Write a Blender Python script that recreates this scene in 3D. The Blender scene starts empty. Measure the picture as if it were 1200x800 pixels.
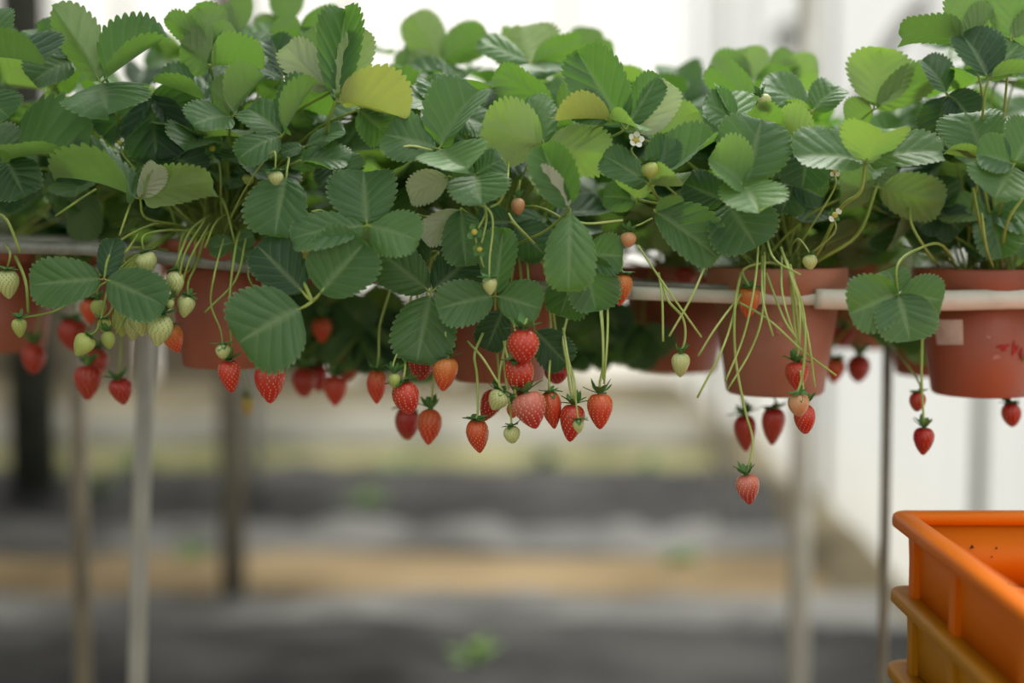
import bpy, math, random
import numpy as np
from mathutils import Vector, Matrix, noise

# ------------------------------------------------------------------ camera, sky, exposure
SC = bpy.context.scene
COL = SC.collection
FPX = 50.0 / 36.0 * 1200.0
PITCH = math.radians(4.5)
CAM = Vector((0, 0, 1.35))
FWD = Vector((0, math.cos(PITCH), -math.sin(PITCH)))
UPV = Vector((0, math.sin(PITCH), math.cos(PITCH)))
RGT = Vector((1, 0, 0))
FOCUS = 1.55
cd = bpy.data.cameras.new('camera'); cam = bpy.data.objects.new('camera', cd); COL.objects.link(cam)
cam.location = CAM; cam.rotation_euler = (math.pi / 2 - PITCH, 0, 0)
cd.lens = 50; cd.sensor_width = 36; cd.clip_start = 0.02
cd.dof.use_dof = True; cd.dof.focus_distance = FOCUS; cd.dof.aperture_fstop = 1.15
SC.camera = cam

world = bpy.data.worlds.new('overcast_sky'); SC.world = world; world.use_nodes = True
bg = world.node_tree.nodes['Background']
WN, WL = world.node_tree.nodes, world.node_tree.links
wt = WN.new('ShaderNodeTexCoord'); wsx = WN.new('ShaderNodeSeparateXYZ'); wr = WN.new('ShaderNodeValToRGB')
WL.new(wt.outputs['Generated'], wsx.inputs[0]); WL.new(wsx.outputs['Z'], wr.inputs['Fac']); WL.new(wr.outputs['Color'], bg.inputs[0])
e_ = wr.color_ramp.elements                      # overcast sky: three times brighter overhead than at the horizon
e_[0].position = 0.0; e_[0].color = (0.25, 0.247, 0.23, 1); e_[1].position = 1.0; e_[1].color = (1.0, 0.99, 0.95, 1)
bg.inputs[1].default_value = 1.35

sd = bpy.data.lights.new('hazy_sun', 'SUN'); sun = bpy.data.objects.new('hazy_sun', sd); COL.objects.link(sun)
sd.energy = 3.0; sd.angle = math.radians(40); sd.color = (1, 0.97, 0.9)
sun.rotation_euler = (math.radians(-32), math.radians(8), 0)

vs = SC.view_settings
vs.view_transform = 'Standard'; vs.look = 'None'; vs.gamma = 1; vs.use_curve_mapping = False
vs.exposure = 0.68

# ------------------------------------------------------------------ helpers
RNG = random.Random(7)


def P(px, py, d):
    """photo pixel at distance d (m along the view axis) -> world point"""
    return CAM + d * (FWD + RGT * ((px - 600) / FPX) + UPV * ((400 - py) / FPX))


def G(px, py, z=0.0):
    """photo pixel -> point on the horizontal plane at height z"""
    r = FWD + RGT * ((px - 600) / FPX) + UPV * ((400 - py) / FPX)
    return CAM + r * ((z - CAM.z) / r.z)


def link(name, mesh, mat=None, parent=None):
    o = bpy.data.objects.new(name, mesh); COL.objects.link(o)
    if mat is not None and not mesh.materials:
        mesh.materials.append(mat)
    if parent is not None:
        o.parent = parent
    return o


def tag(o, label, cat, group=None, kind=None):
    if label: o['label'] = label
    if cat: o['category'] = cat
    if group: o['group'] = group
    if kind: o['kind'] = kind
    return o


def struct(o):
    o['kind'] = 'structure'
    return o


def empty(name, loc, label, cat, group=None):
    o = bpy.data.objects.new(name, None); COL.objects.link(o)
    o.location = loc; o.empty_display_size = 0.02
    return tag(o, label, cat, group)


class MB:
    """collects verts / faces, builds one mesh"""
    def __init__(self):
        self.v = []; self.f = []

    def add(self, vs_, fs):
        b = len(self.v)
        self.v += [tuple(p) for p in vs_]
        self.f += [tuple(i + b for i in f) for f in fs]

    def box(self, lo, hi):
        x0, y0, z0 = lo; x1, y1, z1 = hi
        self.add([(x0, y0, z0), (x1, y0, z0), (x1, y1, z0), (x0, y1, z0), (x0, y0, z1), (x1, y0, z1), (x1, y1, z1), (x0, y1, z1)],
                 [(0, 3, 2, 1), (4, 5, 6, 7), (0, 1, 5, 4), (1, 2, 6, 5), (2, 3, 7, 6), (3, 0, 4, 7)])

    def tube(self, pts, rad, n=8, cap=True):
        pts = [Vector(p) for p in pts]
        m = len(pts)
        rs = rad if isinstance(rad, (list, tuple)) else [rad] * m
        ref = None; rings = []
        for i, p in enumerate(pts):
            t = (pts[min(i + 1, m - 1)] - pts[max(i - 1, 0)]).normalized()
            if ref is None:
                ref = t.orthogonal().normalized()
            ref = (ref - t * ref.dot(t))
            ref = ref.normalized() if ref.length > 1e-6 else t.orthogonal().normalized()
            b = t.cross(ref)
            rings.append([p + (ref * math.cos(2 * math.pi * k / n) + b * math.sin(2 * math.pi * k / n)) * rs[i] for k in range(n)])
        vv = [q for r in rings for q in r]
        ff = [(i * n + k, i * n + (k + 1) % n, (i + 1) * n + (k + 1) % n, (i + 1) * n + k) for i in range(m - 1) for k in range(n)]
        if cap:
            ff += [tuple(range(n - 1, -1, -1)), tuple((m - 1) * n + k for k in range(n))]
        self.add(vv, ff)

    def lathe(self, prof, n=32, cen=(0, 0, 0), closed=False):
        cx, cy, cz = cen
        vv = []; m = len(prof)
        for r, z in prof:
            for k in range(n):
                a = 2 * math.pi * k / n
                vv.append((cx + r * math.cos(a), cy + r * math.sin(a), cz + z))
        ff = [(i * n + k, i * n + (k + 1) % n, (i + 1) * n + (k + 1) % n, (i + 1) * n + k) for i in range(m - 1) for k in range(n)]
        if closed:
            ff += [((m - 1) * n + k, (m - 1) * n + (k + 1) % n, (k + 1) % n, k) for k in range(n)]
        self.add(vv, ff)

    def mesh(self, name, smooth=True):
        me = bpy.data.meshes.new(name)
        me.from_pydata(self.v, [], self.f)
        if smooth:
            me.shade_smooth()
        return me

    def build(self, name, mat, parent=None, smooth=True):
        return link(name, self.mesh(name, smooth), mat, parent)


def spline(pts, n=6):
    """Catmull-Rom through pts"""
    pts = [Vector(p) for p in pts]
    if len(pts) < 3:
        return [pts[0].lerp(pts[-1], i / n) for i in range(n + 1)]
    e = [pts[0] * 2 - pts[1]] + pts + [pts[-1] * 2 - pts[-2]]
    out = []
    for i in range(1, len(e) - 2):
        a, b, c, d = e[i - 1], e[i], e[i + 1], e[i + 2]
        for k in range(n):
            t = k / n
            out.append(0.5 * ((2 * b) + (c - a) * t + (2 * a - 5 * b + 4 * c - d) * t * t + (3 * b - a - 3 * c + d) * t ** 3))
    out.append(pts[-1])
    return out


# ------------------------------------------------------------------ materials
def newmat(name):
    m = bpy.data.materials.new(name); m.use_nodes = True
    nt = m.node_tree
    return m, nt, nt.nodes, nt.links, nt.nodes['Principled BSDF']


def noisy(name, c1, c2, scale=8.0, rough=0.6, spec=0.4, bump=0.0, bscale=None, lo=0.35, hi=0.65, metal=0.0, detail=5, coat=0.0):
    m, nt, N, L, b = newmat(name)
    tc = N.new('ShaderNodeTexCoord')
    nz = N.new('ShaderNodeTexNoise'); nz.inputs['Scale'].default_value = scale; nz.inputs['Detail'].default_value = detail
    L.new(tc.outputs['Object'], nz.inputs['Vector'])
    cr = N.new('ShaderNodeValToRGB')
    cr.color_ramp.elements[0].position = lo; cr.color_ramp.elements[0].color = (*c1, 1)
    cr.color_ramp.elements[1].position = hi; cr.color_ramp.elements[1].color = (*c2, 1)
    L.new(nz.outputs['Fac'], cr.inputs['Fac']); L.new(cr.outputs['Color'], b.inputs['Base Color'])
    b.inputs['Roughness'].default_value = rough; b.inputs['Specular IOR Level'].default_value = spec
    b.inputs['Metallic'].default_value = metal; b.inputs['Coat Weight'].default_value = coat
    if bump:
        n2 = N.new('ShaderNodeTexNoise'); n2.inputs['Scale'].default_value = bscale or scale * 4; n2.inputs['Detail'].default_value = 4
        L.new(tc.outputs['Object'], n2.inputs['Vector'])
        bp = N.new('ShaderNodeBump'); bp.inputs['Strength'].default_value = bump; bp.inputs['Distance'].default_value = 0.01
        L.new(n2.outputs['Fac'], bp.inputs['Height']); L.new(bp.outputs['Normal'], b.inputs['Normal'])
    return m


def leaf_mat(name, top1, top2, und1, und2, trans, rough=0.46):
    """two-sided leaf: waxy upper face, paler matt lower face, thin enough to let light through"""
    m, nt, N, L, b = newmat(name)
    oi = N.new('ShaderNodeObjectInfo'); geo = N.new('ShaderNodeNewGeometry')
    at = N.new('ShaderNodeAttribute'); at.attribute_name = 'vein'
    tc = N.new('ShaderNodeTexCoord')
    nz = N.new('ShaderNodeTexNoise'); nz.inputs['Scale'].default_value = 45; nz.inputs['Detail'].default_value = 4
    L.new(tc.outputs['Object'], nz.inputs['Vector'])
    ad = N.new('ShaderNodeMath'); ad.operation = 'MULTIPLY_ADD'; ad.inputs[1].default_value = 0.55
    L.new(nz.outputs['Fac'], ad.inputs[0])
    hf = N.new('ShaderNodeMath'); hf.operation = 'MULTIPLY'; hf.inputs[1].default_value = 0.5
    L.new(oi.outputs['Random'], hf.inputs[0]); L.new(hf.outputs[0], ad.inputs[2])

    def mix(f, a, c):
        x = N.new('ShaderNodeMix'); x.data_type = 'RGBA'
        if hasattr(f, 'links'): L.new(f, x.inputs[0])
        else: x.inputs[0].default_value = f
        for s, v in ((6, a), (7, c)):
            if hasattr(v, 'links'): L.new(v, x.inputs[s])
            else: x.inputs[s].default_value = (*v, 1)
        return x.outputs[2]
    top = mix(ad.outputs[0], top1, top2)
    vm = N.new('ShaderNodeMath'); vm.operation = 'MULTIPLY'; vm.inputs[1].default_value = 0.5
    L.new(at.outputs['Fac'], vm.inputs[0])
    top = mix(vm.outputs[0], top, (0.30, 0.42, 0.20))
    und = mix(ad.outputs[0], und1, und2)
    col = mix(geo.outputs['Backfacing'], top, und)
    L.new(col, b.inputs['Base Color'])
    rr = N.new('ShaderNodeMath'); rr.operation = 'MULTIPLY_ADD'; rr.inputs[1].default_value = 0.25; rr.inputs[2].default_value = rough
    L.new(geo.outputs['Backfacing'], rr.inputs[0]); L.new(rr.outputs[0], b.inputs['Roughness'])
    b.inputs['Specular IOR Level'].default_value = 0.5
    b.inputs['Sheen Weight'].default_value = 0.24; b.inputs['Sheen Roughness'].default_value = 0.45; b.inputs['Sheen Tint'].default_value = (0.8, 1, 0.85, 1)
    n2 = N.new('ShaderNodeTexVoronoi'); n2.inputs['Scale'].default_value = 260
    L.new(tc.outputs['Object'], n2.inputs['Vector'])
    bp = N.new('ShaderNodeBump'); bp.inputs['Strength'].default_value = 0.3; bp.inputs['Distance'].default_value = 0.001
    L.new(n2.outputs['Distance'], bp.inputs['Height']); L.new(bp.outputs['Normal'], b.inputs['Normal'])
    tr = N.new('ShaderNodeBsdfTranslucent'); tr.inputs[0].default_value = (*trans, 1)
    ms = N.new('ShaderNodeMixShader'); ms.inputs[0].default_value = 0.36
    L.new(b.outputs[0], ms.inputs[1]); L.new(tr.outputs[0], ms.inputs[2])
    L.new(ms.outputs[0], N['Material Output'].inputs['Surface'])
    return m


M = {}
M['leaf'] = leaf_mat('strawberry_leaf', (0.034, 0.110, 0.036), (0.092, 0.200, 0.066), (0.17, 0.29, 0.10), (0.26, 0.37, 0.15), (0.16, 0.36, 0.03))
M['leaf_dark'] = leaf_mat('dark_strawberry_leaf', (0.014, 0.060, 0.026), (0.030, 0.095, 0.034), (0.12, 0.21, 0.07), (0.18, 0.26, 0.10), (0.08, 0.20, 0.02))  # darker green, also standing in for shade on inner leaves
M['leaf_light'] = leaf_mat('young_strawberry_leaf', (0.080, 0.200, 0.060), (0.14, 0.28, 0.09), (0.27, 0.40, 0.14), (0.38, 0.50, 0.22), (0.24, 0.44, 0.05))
M['leaf_yellow'] = leaf_mat('yellowing_leaf', (0.20, 0.30, 0.04), (0.30, 0.36, 0.06), (0.36, 0.42, 0.11), (0.46, 0.50, 0.18), (0.36, 0.45, 0.05))
M['leaf_pale'] = leaf_mat('mildewed_pale_leaf', (0.10, 0.22, 0.09), (0.20, 0.30, 0.16), (0.45, 0.52, 0.34), (0.62, 0.64, 0.50), (0.30, 0.42, 0.16))
M['stalk'] = noisy('leaf_stalk_green', (0.19, 0.28, 0.05), (0.32, 0.40, 0.09), 30, 0.5)
M['stalk_pale'] = noisy('fruit_stalk_pale', (0.32, 0.44, 0.10), (0.50, 0.58, 0.20), 30, 0.45)
M['sepal'] = noisy('sepal_green', (0.05, 0.16, 0.04), (0.12, 0.27, 0.07), 60, 0.55)
M['pot'] = noisy('terracotta_plastic', (0.29, 0.075, 0.040), (0.38, 0.11, 0.062), 9, 0.42, 0.5, lo=0.3, hi=0.7)
M['pot_dusty'] = noisy('dusty_terracotta_plastic', (0.36, 0.13, 0.08), (0.46, 0.20, 0.13), 14, 0.5, 0.45, lo=0.3, hi=0.75)
M['sticker'] = noisy('sticker_paper', (0.55, 0.42, 0.40), (0.72, 0.62, 0.58), 40, 0.6)
M['soil'] = noisy('potting_soil', (0.015, 0.010, 0.007), (0.05, 0.033, 0.02), 60, 0.95, 0.1, 0.8)
M['metal'] = noisy('galvanised_metal', (0.20, 0.20, 0.19), (0.42, 0.42, 0.40), 40, 0.5, 0.5, 0.1, metal=0.35, lo=0.3, hi=0.7)
M['pvc'] = noisy('white_pvc', (0.62, 0.60, 0.54), (0.78, 0.77, 0.72), 18, 0.4, 0.5)
M['post_light'] = noisy('pale_steel_post', (0.38, 0.38, 0.35), (0.5, 0.5, 0.47), 10, 0.5)
M['post_brown'] = noisy('weathered_post', (0.17, 0.15, 0.115), (0.27, 0.245, 0.19), 10, 0.6)
M['post_dark'] = noisy('dark_timber_post', (0.025, 0.03, 0.022), (0.06, 0.065, 0.045), 6, 0.8)
M['soil_floor'] = noisy('soil_ground', (0.12, 0.10, 0.06), (0.30, 0.26, 0.17), 1.2, 0.95, 0.2, 0.5, 20)
M['path'] = noisy('tan_path', (0.13, 0.095, 0.05), (0.36, 0.27, 0.155), 0.9, 0.95, 0.1, 0.4, 30)
M['grass'] = noisy('mossy_grass', (0.15, 0.17, 0.055), (0.40, 0.36, 0.20), 1.3, 0.95, 0.1, 0.6, 40)
M['mulch'] = noisy('black_mulch_film', (0.003, 0.003, 0.0028), (0.06, 0.06, 0.056), 1.4, 0.6, 0.12, 0.6, 6, lo=0.45, hi=0.75)
M['mulch_grey'] = noisy('silver_mulch_film', (0.010, 0.010, 0.009), (0.22, 0.22, 0.205), 0.9, 0.6, 0.3, 0.5, 6)
M['mulch_far'] = noisy('dusty_mulch_film', (0.17, 0.165, 0.13), (0.40, 0.39, 0.33), 1.2, 0.7, 0.2, 0.5, 6)
M['orange'] = noisy('orange_plastic', (0.68, 0.150, 0.002), (0.76, 0.185, 0.003), 5, 0.45, 0.18, lo=0.3, hi=0.7)
M['amber'] = noisy('amber_plastic', (0.42, 0.18, 0.004), (0.50, 0.22, 0.006), 5, 0.45, 0.18, lo=0.3, hi=0.7)
M['dirt'] = noisy('dirt_specks', (0.10, 0.04, 0.01), (0.2, 0.08, 0.02), 60, 0.9)
M['petal'] = noisy('white_petal', (0.75, 0.75, 0.68), (0.85, 0.85, 0.8), 60, 0.6)
M['pistil'] = noisy('yellow_flower_centre', (0.50, 0.42, 0.06), (0.62, 0.55, 0.14), 80, 0.7)
M['weed'] = noisy('weed_green', (0.10, 0.22, 0.03), (0.2, 0.34, 0.06), 20, 0.6)


def film_mat(name, transp, col):
    m, nt, N, L, b = newmat(name)
    b.inputs['Base Color'].default_value = (*col, 1); b.inputs['Roughness'].default_value = 0.5
    tr = N.new('ShaderNodeBsdfTranslucent'); tr.inputs[0].default_value = (*col, 1)
    tp = N.new('ShaderNodeBsdfTransparent'); tp.inputs[0].default_value = (1, 1, 1, 1)
    m1 = N.new('ShaderNodeMixShader'); m1.inputs[0].default_value = 0.75
    L.new(b.outputs[0], m1.inputs[1]); L.new(tr.outputs[0], m1.inputs[2])
    m2 = N.new('ShaderNodeMixShader'); m2.inputs[0].default_value = transp
    L.new(m1.outputs[0], m2.inputs[1]); L.new(tp.outputs[0], m2.inputs[2])
    L.new(m2.outputs[0], N['Material Output'].inputs['Surface'])
    return m


M['film'] = film_mat('greenhouse_film', 0.25, (0.95, 0.945, 0.905))
M['film_side'] = film_mat('greenhouse_side_film', 0.15, (0.90, 0.92, 0.91))
M['net'] = film_mat('added_shade_cloth', 0.22, (0.07, 0.07, 0.06))  # dark cloth of the shading added on the left side
M['board'] = noisy('pale_old_board', (0.17, 0.145, 0.105), (0.30, 0.26, 0.19), 3, 0.9, 0.2)


def berry_mat(name, tip, shoulder, p0, p1, rough=0.28):
    m, nt, N, L, b = newmat(name)
    tc = N.new('ShaderNodeTexCoord'); sx = N.new('ShaderNodeSeparateXYZ'); L.new(tc.outputs['Generated'], sx.inputs[0])
    nz = N.new('ShaderNodeTexNoise'); nz.inputs['Scale'].default_value = 55; L.new(tc.outputs['Object'], nz.inputs['Vector'])
    ad = N.new('ShaderNodeMath'); ad.operation = 'MULTIPLY_ADD'; ad.inputs[1].default_value = 0.35
    L.new(nz.outputs['Fac'], ad.inputs[0]); L.new(sx.outputs['Z'], ad.inputs[2])
    cr = N.new('ShaderNodeValToRGB')
    cr.color_ramp.elements[0].position = p0; cr.color_ramp.elements[0].color = (*tip, 1)
    cr.color_ramp.elements[1].position = p1; cr.color_ramp.elements[1].color = (*shoulder, 1)
    L.new(ad.outputs[0], cr.inputs['Fac']); L.new(cr.outputs['Color'], b.inputs['Base Color'])
    b.inputs['Roughness'].default_value = rough; b.inputs['Specular IOR Level'].default_value = 0.55
    b.inputs['Subsurface Weight'].default_value = 0.12; b.inputs['Subsurface Radius'].default_value = (0.004, 0.0015, 0.001)
    b.inputs['Subsurface Scale'].default_value = 0.6
    return m


RIPE = {
    'ripe': (berry_mat('ripe_berry', (0.55, 0.020, 0.018), (0.60, 0.055, 0.035), 0.5, 1.2), 'seed_gold'),
    'dark': (berry_mat('deep_red_berry', (0.36, 0.008, 0.012), (0.42, 0.018, 0.018), 0.5, 1.2), 'seed_gold'),
    'scarlet': (berry_mat('scarlet_berry', (0.62, 0.040, 0.018), (0.66, 0.12, 0.04), 0.6, 1.25), 'seed_gold'),
    'orange': (berry_mat('orange_berry', (0.66, 0.065, 0.02), (0.66, 0.22, 0.05), 0.4, 1.1), 'seed_gold'),
    'pink': (berry_mat('pink_berry', (0.52, 0.035, 0.03), (0.66, 0.20, 0.14), 0.45, 1.25), 'seed_pale'),
    'blush': (berry_mat('blush_berry', (0.70, 0.28, 0.14), (0.66, 0.38, 0.20), 0.3, 1.0), 'seed_gold'),
    'pale': (berry_mat('pale_unripe_berry', (0.56, 0.60, 0.24), (0.60, 0.66, 0.30), 0.3, 1.0, 0.4), 'seed_olive'),
    'green': (berry_mat('green_unripe_berry', (0.40, 0.47, 0.11), (0.46, 0.54, 0.15), 0.3, 1.0, 0.4), 'seed_olive'),
    'amber': (berry_mat('amber_unripe_berry', (0.58, 0.34, 0.08), (0.56, 0.44, 0.12), 0.3, 1.0, 0.4), 'seed_olive'),
}
M['seed_gold'] = noisy('gold_seed', (0.72, 0.42, 0.12), (0.82, 0.58, 0.24), 200, 0.5)
M['seed_pale'] = noisy('pale_seed', (0.78, 0.55, 0.36), (0.85, 0.68, 0.48), 200, 0.5)
M['seed_olive'] = noisy('olive_seed', (0.24, 0.26, 0.05), (0.34, 0.34, 0.08), 200, 0.5)

# ------------------------------------------------------------------ the greenhouse: ground, beds, walls
XR, XL, YE, YN = 1.5, -8.0, 13.0, -3.0


def sheet(name, x0, x1, y0, y1, zf, nx, ny, mat):
    vv = []; ff = []
    for j in range(ny + 1):
        for i in range(nx + 1):
            x = x0 + (x1 - x0) * i / nx; y = y0 + (y1 - y0) * j / ny
            dx, dy, z = zf(x, y, i / nx, j / ny)
            vv.append((x + dx, y + dy, z))
    for j in range(ny):
        for i in range(nx):
            a = j * (nx + 1) + i
            ff.append((a, a + 1, a + nx + 2, a + nx + 1))
    b = MB(); b.add(vv, ff)
    return b.build(name, mat)


def nz3(x, y, s, seed=0.0):
    return noise.noise(Vector((x * s, y * s, seed)))


struct(sheet('floor', XL - 0.6, XR + 0.6, YN, YE + 0.6, lambda x, y, u, v: (0, 0, 0.02 * nz3(x, y, 0.8)), 60, 90, M['soil_floor']))


def strip(name, x0, x1, y0, y1, h, mat, label, cat, seed, kind=None):
    def zf(x, y, u, v):
        e = min(1, v / 0.15, (1 - v) / 0.15)
        w = 0.16 * nz3(x, 0, 0.6, seed + 9) * (1 if v > 0.5 else -1) + 0.10 * nz3(x, 3, 0.25, seed)
        return 0, w, 0.012 + (h + 0.02 * nz3(x, y, 3, seed)) * max(0, e)
    o = sheet(name, x0, x1, y0, y1, zf, 80, 12, mat)
    return tag(o, label, cat, None, kind)


strip('garden_path', XL, XR - 0.15, 5.02, 5.75, 0.03, M['path'], 'pale tan earth path between the two black plastic beds', 'path', 1.0)
strip('grass_strip', XL, XR - 0.25, 7.75, 8.55, 0.04, M['grass'], 'yellowish green mossy strip behind the farther dark bed', 'grass', 2.0, 'stuff')


def bed(x0, x1, y0, y1, h, mat, label, seed, grey=None):
    root = empty('planting_bed', ((x0 + x1) / 2, (y0 + y1) / 2, 0), label, 'bed')

    def mk(name, ya, yb, hh, m, base=0.0):
        def zf(x, y, u, v):
            prof = math.sin(math.pi * min(1, max(0, v))) ** 0.45
            wr = abs(nz3(x, y * 1.6, 2.2, seed)) * 0.07 + abs(nz3(x * 2, y * 5, 2.5, seed + 3)) * 0.035
            return 0, 0.08 * nz3(x, v, 0.9, seed + 5), base + hh * prof * (0.75 + 0.35 * nz3(x, y, 0.7, seed + 1)) + wr * prof
        o = sheet(name, x0, x1, ya, yb, zf, 150, 34, m)
        o.parent = root; o.matrix_parent_inverse = root.matrix_world.inverted()
        o.location = -root.location
        return o
    mk('mulch_sheet', y0, y1, h, mat)
    if grey:
        mk('mulch_flap', grey[0], grey[1], grey[2], M['mulch_grey'], 0.02)
    return root


bed(XL, XR - 0.2, 2.9, 4.75, 0.13, M['mulch'], 'crumpled black plastic planting bed nearest the rack', 1.3, (4.45, 5.05, 0.05))
bed(XL, XR - 0.25, 5.85, 7.7, 0.15, M['mulch'], 'crumpled dark plastic planting bed beyond the tan path', 5.1, (5.7, 6.35, 0.05))
bed(XL, XR - 0.25, 8.75, 9.9, 0.14, M['mulch_far'], 'pale grey plastic planting bed beyond the mossy strip', 8.7)


def wall_sheet(name, fn, nu, nv, mat):
    vv = []; ff = []
    for j in range(nv + 1):
        for i in range(nu + 1):
            vv.append(fn(i / nu, j / nv))
    for j in range(nv):
        for i in range(nu):
            a = j * (nu + 1) + i
            ff.append((a, a + 1, a + nu + 2, a + nu + 1))
    b = MB(); b.add(vv, ff)
    return struct(b.build(name, mat))


WH = 3.4
wall_sheet('wall_right', lambda u, v: (XR + 0.012 * math.sin(u * 420) + 0.03 * nz3(u * 30, v * 3, 1), YN + (YE - YN) * u, WH * v), 420, 8, M['film_side'])
wall_back = wall_sheet('wall_back', lambda u, v: (XL + (XR - XL) * u, YE + 0.02 * math.sin(u * 260), (WH + 1.2) * v), 300, 8, M['film'])
wall_sheet('wall_left', lambda u, v: (XL, YN + (YE - YN) * u, WH * v), 60, 6, M['net'])  # unseen wall, given dark cloth to cut the light from the left


def post(name, px, py0, d, r, mat, label, top=3.3, lean=0.0, foot=None):
    """round post standing on the ground at view distance d"""
    b = P(px, py0, d)
    root = empty(name, (b.x, b.y, 0), label, 'post')
    mb = MB(); mb.tube([(0, 0, 0), (lean * 0.5, 0, top * 0.5), (lean, 0, top)], r, 14); mb.build('shaft', mat, root)
    mb = MB(); mb.lathe([(0, 0.05), (r * 1.6, 0.05), (r * 2.0, 0.0)], 14); mb.build('footing', foot or mat, root)
    return root


post('timber_post', 40, 560, 6.9, 0.115, M['post_dark'], 'thick dark mossy timber post at the far left', 3.2)
post('support_post', 272, 600, 5.05, 0.045, M['post_brown'], 'blurred brown post on the tan path behind the left pot', 3.0)
post('support_post', 298, 560, 6.6, 0.03, M['post_light'], 'thin pale post just right of the blurred brown post', 3.0)
post('support_post', 842, 600, 6.2, 0.018, M['post_light'], 'faint thin post below the dusty middle pot', 3.0)
post('support_post', 938, 600, 3.3, 0.026, M['pvc'], 'blurred white post below the middle pot left of the crates', 2.6)
# roof struts and side-wall ribs of the greenhouse
for i, y in enumerate((4.4, 6.6, 8.8, 11.0)):
    mb = MB(); mb.tube([(XR - 0.04, y, 0), (XR - 0.04, y, WH)], 0.022, 8)
    struct(mb.build('trim_%d' % (i + 1), M['post_light']))
def bank_z(x, y, u, v):
    return 0, 0, 0.02 + 0.22 * math.sin(math.pi * u) ** 0.7 * (0.7 + 0.6 * nz3(x, y, 1.1, 4)) * min(1, v * 6, (1 - v) * 6)


tag(sheet('soil_bank', XR - 0.36, XR - 0.06, 4.6, 9.5, bank_z, 8, 60, M['soil_floor']), 'low brown soil bank at the foot of the white film wall', 'soil')
fan_c = P(925, 45, 7.15)
fan = empty('exhaust_fan', fan_c, 'dark blurred ventilation fan high on the white side wall', 'fan')
mb = MB(); mb.lathe([(0.075, -0.03), (0.085, -0.03), (0.085, 0.03), (0.075, 0.03)], 28, closed=True); fo = mb.build('housing', M['post_dark'], fan); fo.rotation_euler = (math.pi / 2, 0, 0)
mb = MB(); mb.lathe([(0, -0.02), (0.025, -0.015), (0.025, 0.015), (0, 0.02)], 14); fo = mb.build('hub', M['post_dark'], fan); fo.rotation_euler = (math.pi / 2, 0, 0)
for i in range(5):
    mb = MB(); mb.add([(0.015, -0.01, -0.015), (0.076, -0.01, -0.025), (0.076, 0.01, 0.025), (0.015, 0.01, 0.015), (0.015, -0.006, -0.015), (0.076, -0.006, -0.025), (0.076, 0.014, 0.025), (0.015, 0.014, 0.015)],
                      [(0, 1, 2, 3), (7, 6, 5, 4), (0, 4, 5, 1), (1, 5, 6, 2), (2, 6, 7, 3), (3, 7, 4, 0)])
    fo = mb.build('blade', M['metal'], fan, False); fo.rotation_euler = (0, math.radians(72 * i), 0)
mb = MB(); mb.box((0.08, -0.015, -0.015), (XR - fan_c.x - 0.01, 0.015, 0.015)); mb.build('bracket', M['metal'], fan, False)
# low boarding along the foot of the back wall, one board after another
for i in range(9):
    x = XL + 0.1 + i * 0.93
    mb = MB(); mb.box((x, YE - 0.16, 0), (x + (0.84 if i % 3 else 0.7), YE - 0.12, 0.85 + 0.12 * math.sin(i * 2.3))); bo = mb.build('board', M['board'], None, False)
    bo.parent = wall_back
# unseen shade net, added overhead to darken the left half of the house
NET = sheet('added_shade_net', XL + 0.1, 0.05, -2.9, YE - 0.2, lambda x, y, u, v: (0, 0, 3.9 + 0.05 * nz3(x, y, 0.8)), 12, 20, M['net'])
tag(NET, 'unseen dark shade net added high over the left half to darken it', 'net')
mb = MB(); mb.tube(spline([P(1110, -20, 5.2), P(1065, 22, 5.2), P(1020, 95, 5.2), P(1000, 150, 5.2)]), 0.035, 8)
struct(mb.build('trim_5', M['metal']))
mb = MB(); mb.tube([P(1106, -60, 5.2), P(1104, 160, 5.2)], 0.02, 8)
struct(mb.build('trim_6', M['metal']))
for i in range(5):
    x = XL + 0.5 + i * 2.0
    mb = MB(); mb.tube([(x, YE - 0.06, 0), (x, YE - 0.06, WH + 1)], 0.03, 8)
    struct(mb.build('trim_%d' % (i + 7), M['post_light']))

# ------------------------------------------------------------------ the growing rack: rails, posts, cross bars
def wpart(mb, name, mat, root, smooth=True):
    """part built in world coordinates under an unrotated thing"""
    o = mb.build(name, mat, root, smooth); o.location = -Vector(root.location)
    return o


DF, DB = 1.74, 2.02          # view distance of the front and back row of pots
RAILPX = [(-160, 284), (-40, 287), (0, 289), (110, 292), (210, 304), (370, 319), (560, 333), (740, 343), (870, 348), (1000, 351), (1200, 350), (1360, 348)]
rack = empty('growing_rack', (0, 1.85, 0), 'pipe growing rack carrying two rows of terracotta strawberry pots', 'rack')


def rail(pts, d, r, name, mat, dy=0.0):
    mb = MB(); mb.tube(spline([P(x, y + dy, d) for x, y in pts], 5), r, 12)
    return wpart(mb, name, mat, rack)


rail([p for p in RAILPX if p[0] <= 740], DF - 0.087, 0.0080, 'rail', M['metal'])
rail([p for p in RAILPX if 690 <= p[0] <= 1010], DF - 0.083, 0.0080, 'rail', M['pvc'])['label'] = 'thin white plastic rail'
rail([(955, 350), (1000, 351), (1100, 352), (1200, 350), (1360, 348)], DF - 0.087, 0.0122, 'rail', M['pvc'])['label'] = 'thick white plastic pipe'
rail([(700, 332), (860, 337), (960, 339)], DF - 0.06, 0.0035, 'rail', M['metal'])
rail(RAILPX, DF + 0.085, 0.0068, 'rail', M['metal'], -8)
rail(RAILPX, DB - 0.083, 0.0068, 'rail', M['metal'], -10)
rail(RAILPX, DB + 0.083, 0.0068, 'rail', M['metal'], -16)
rail(RAILPX, 2.34 - 0.083, 0.0068, 'rail', M['metal'], -22)
rail(RAILPX, 2.34 + 0.083, 0.0068, 'rail', M['metal'], -28)
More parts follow.
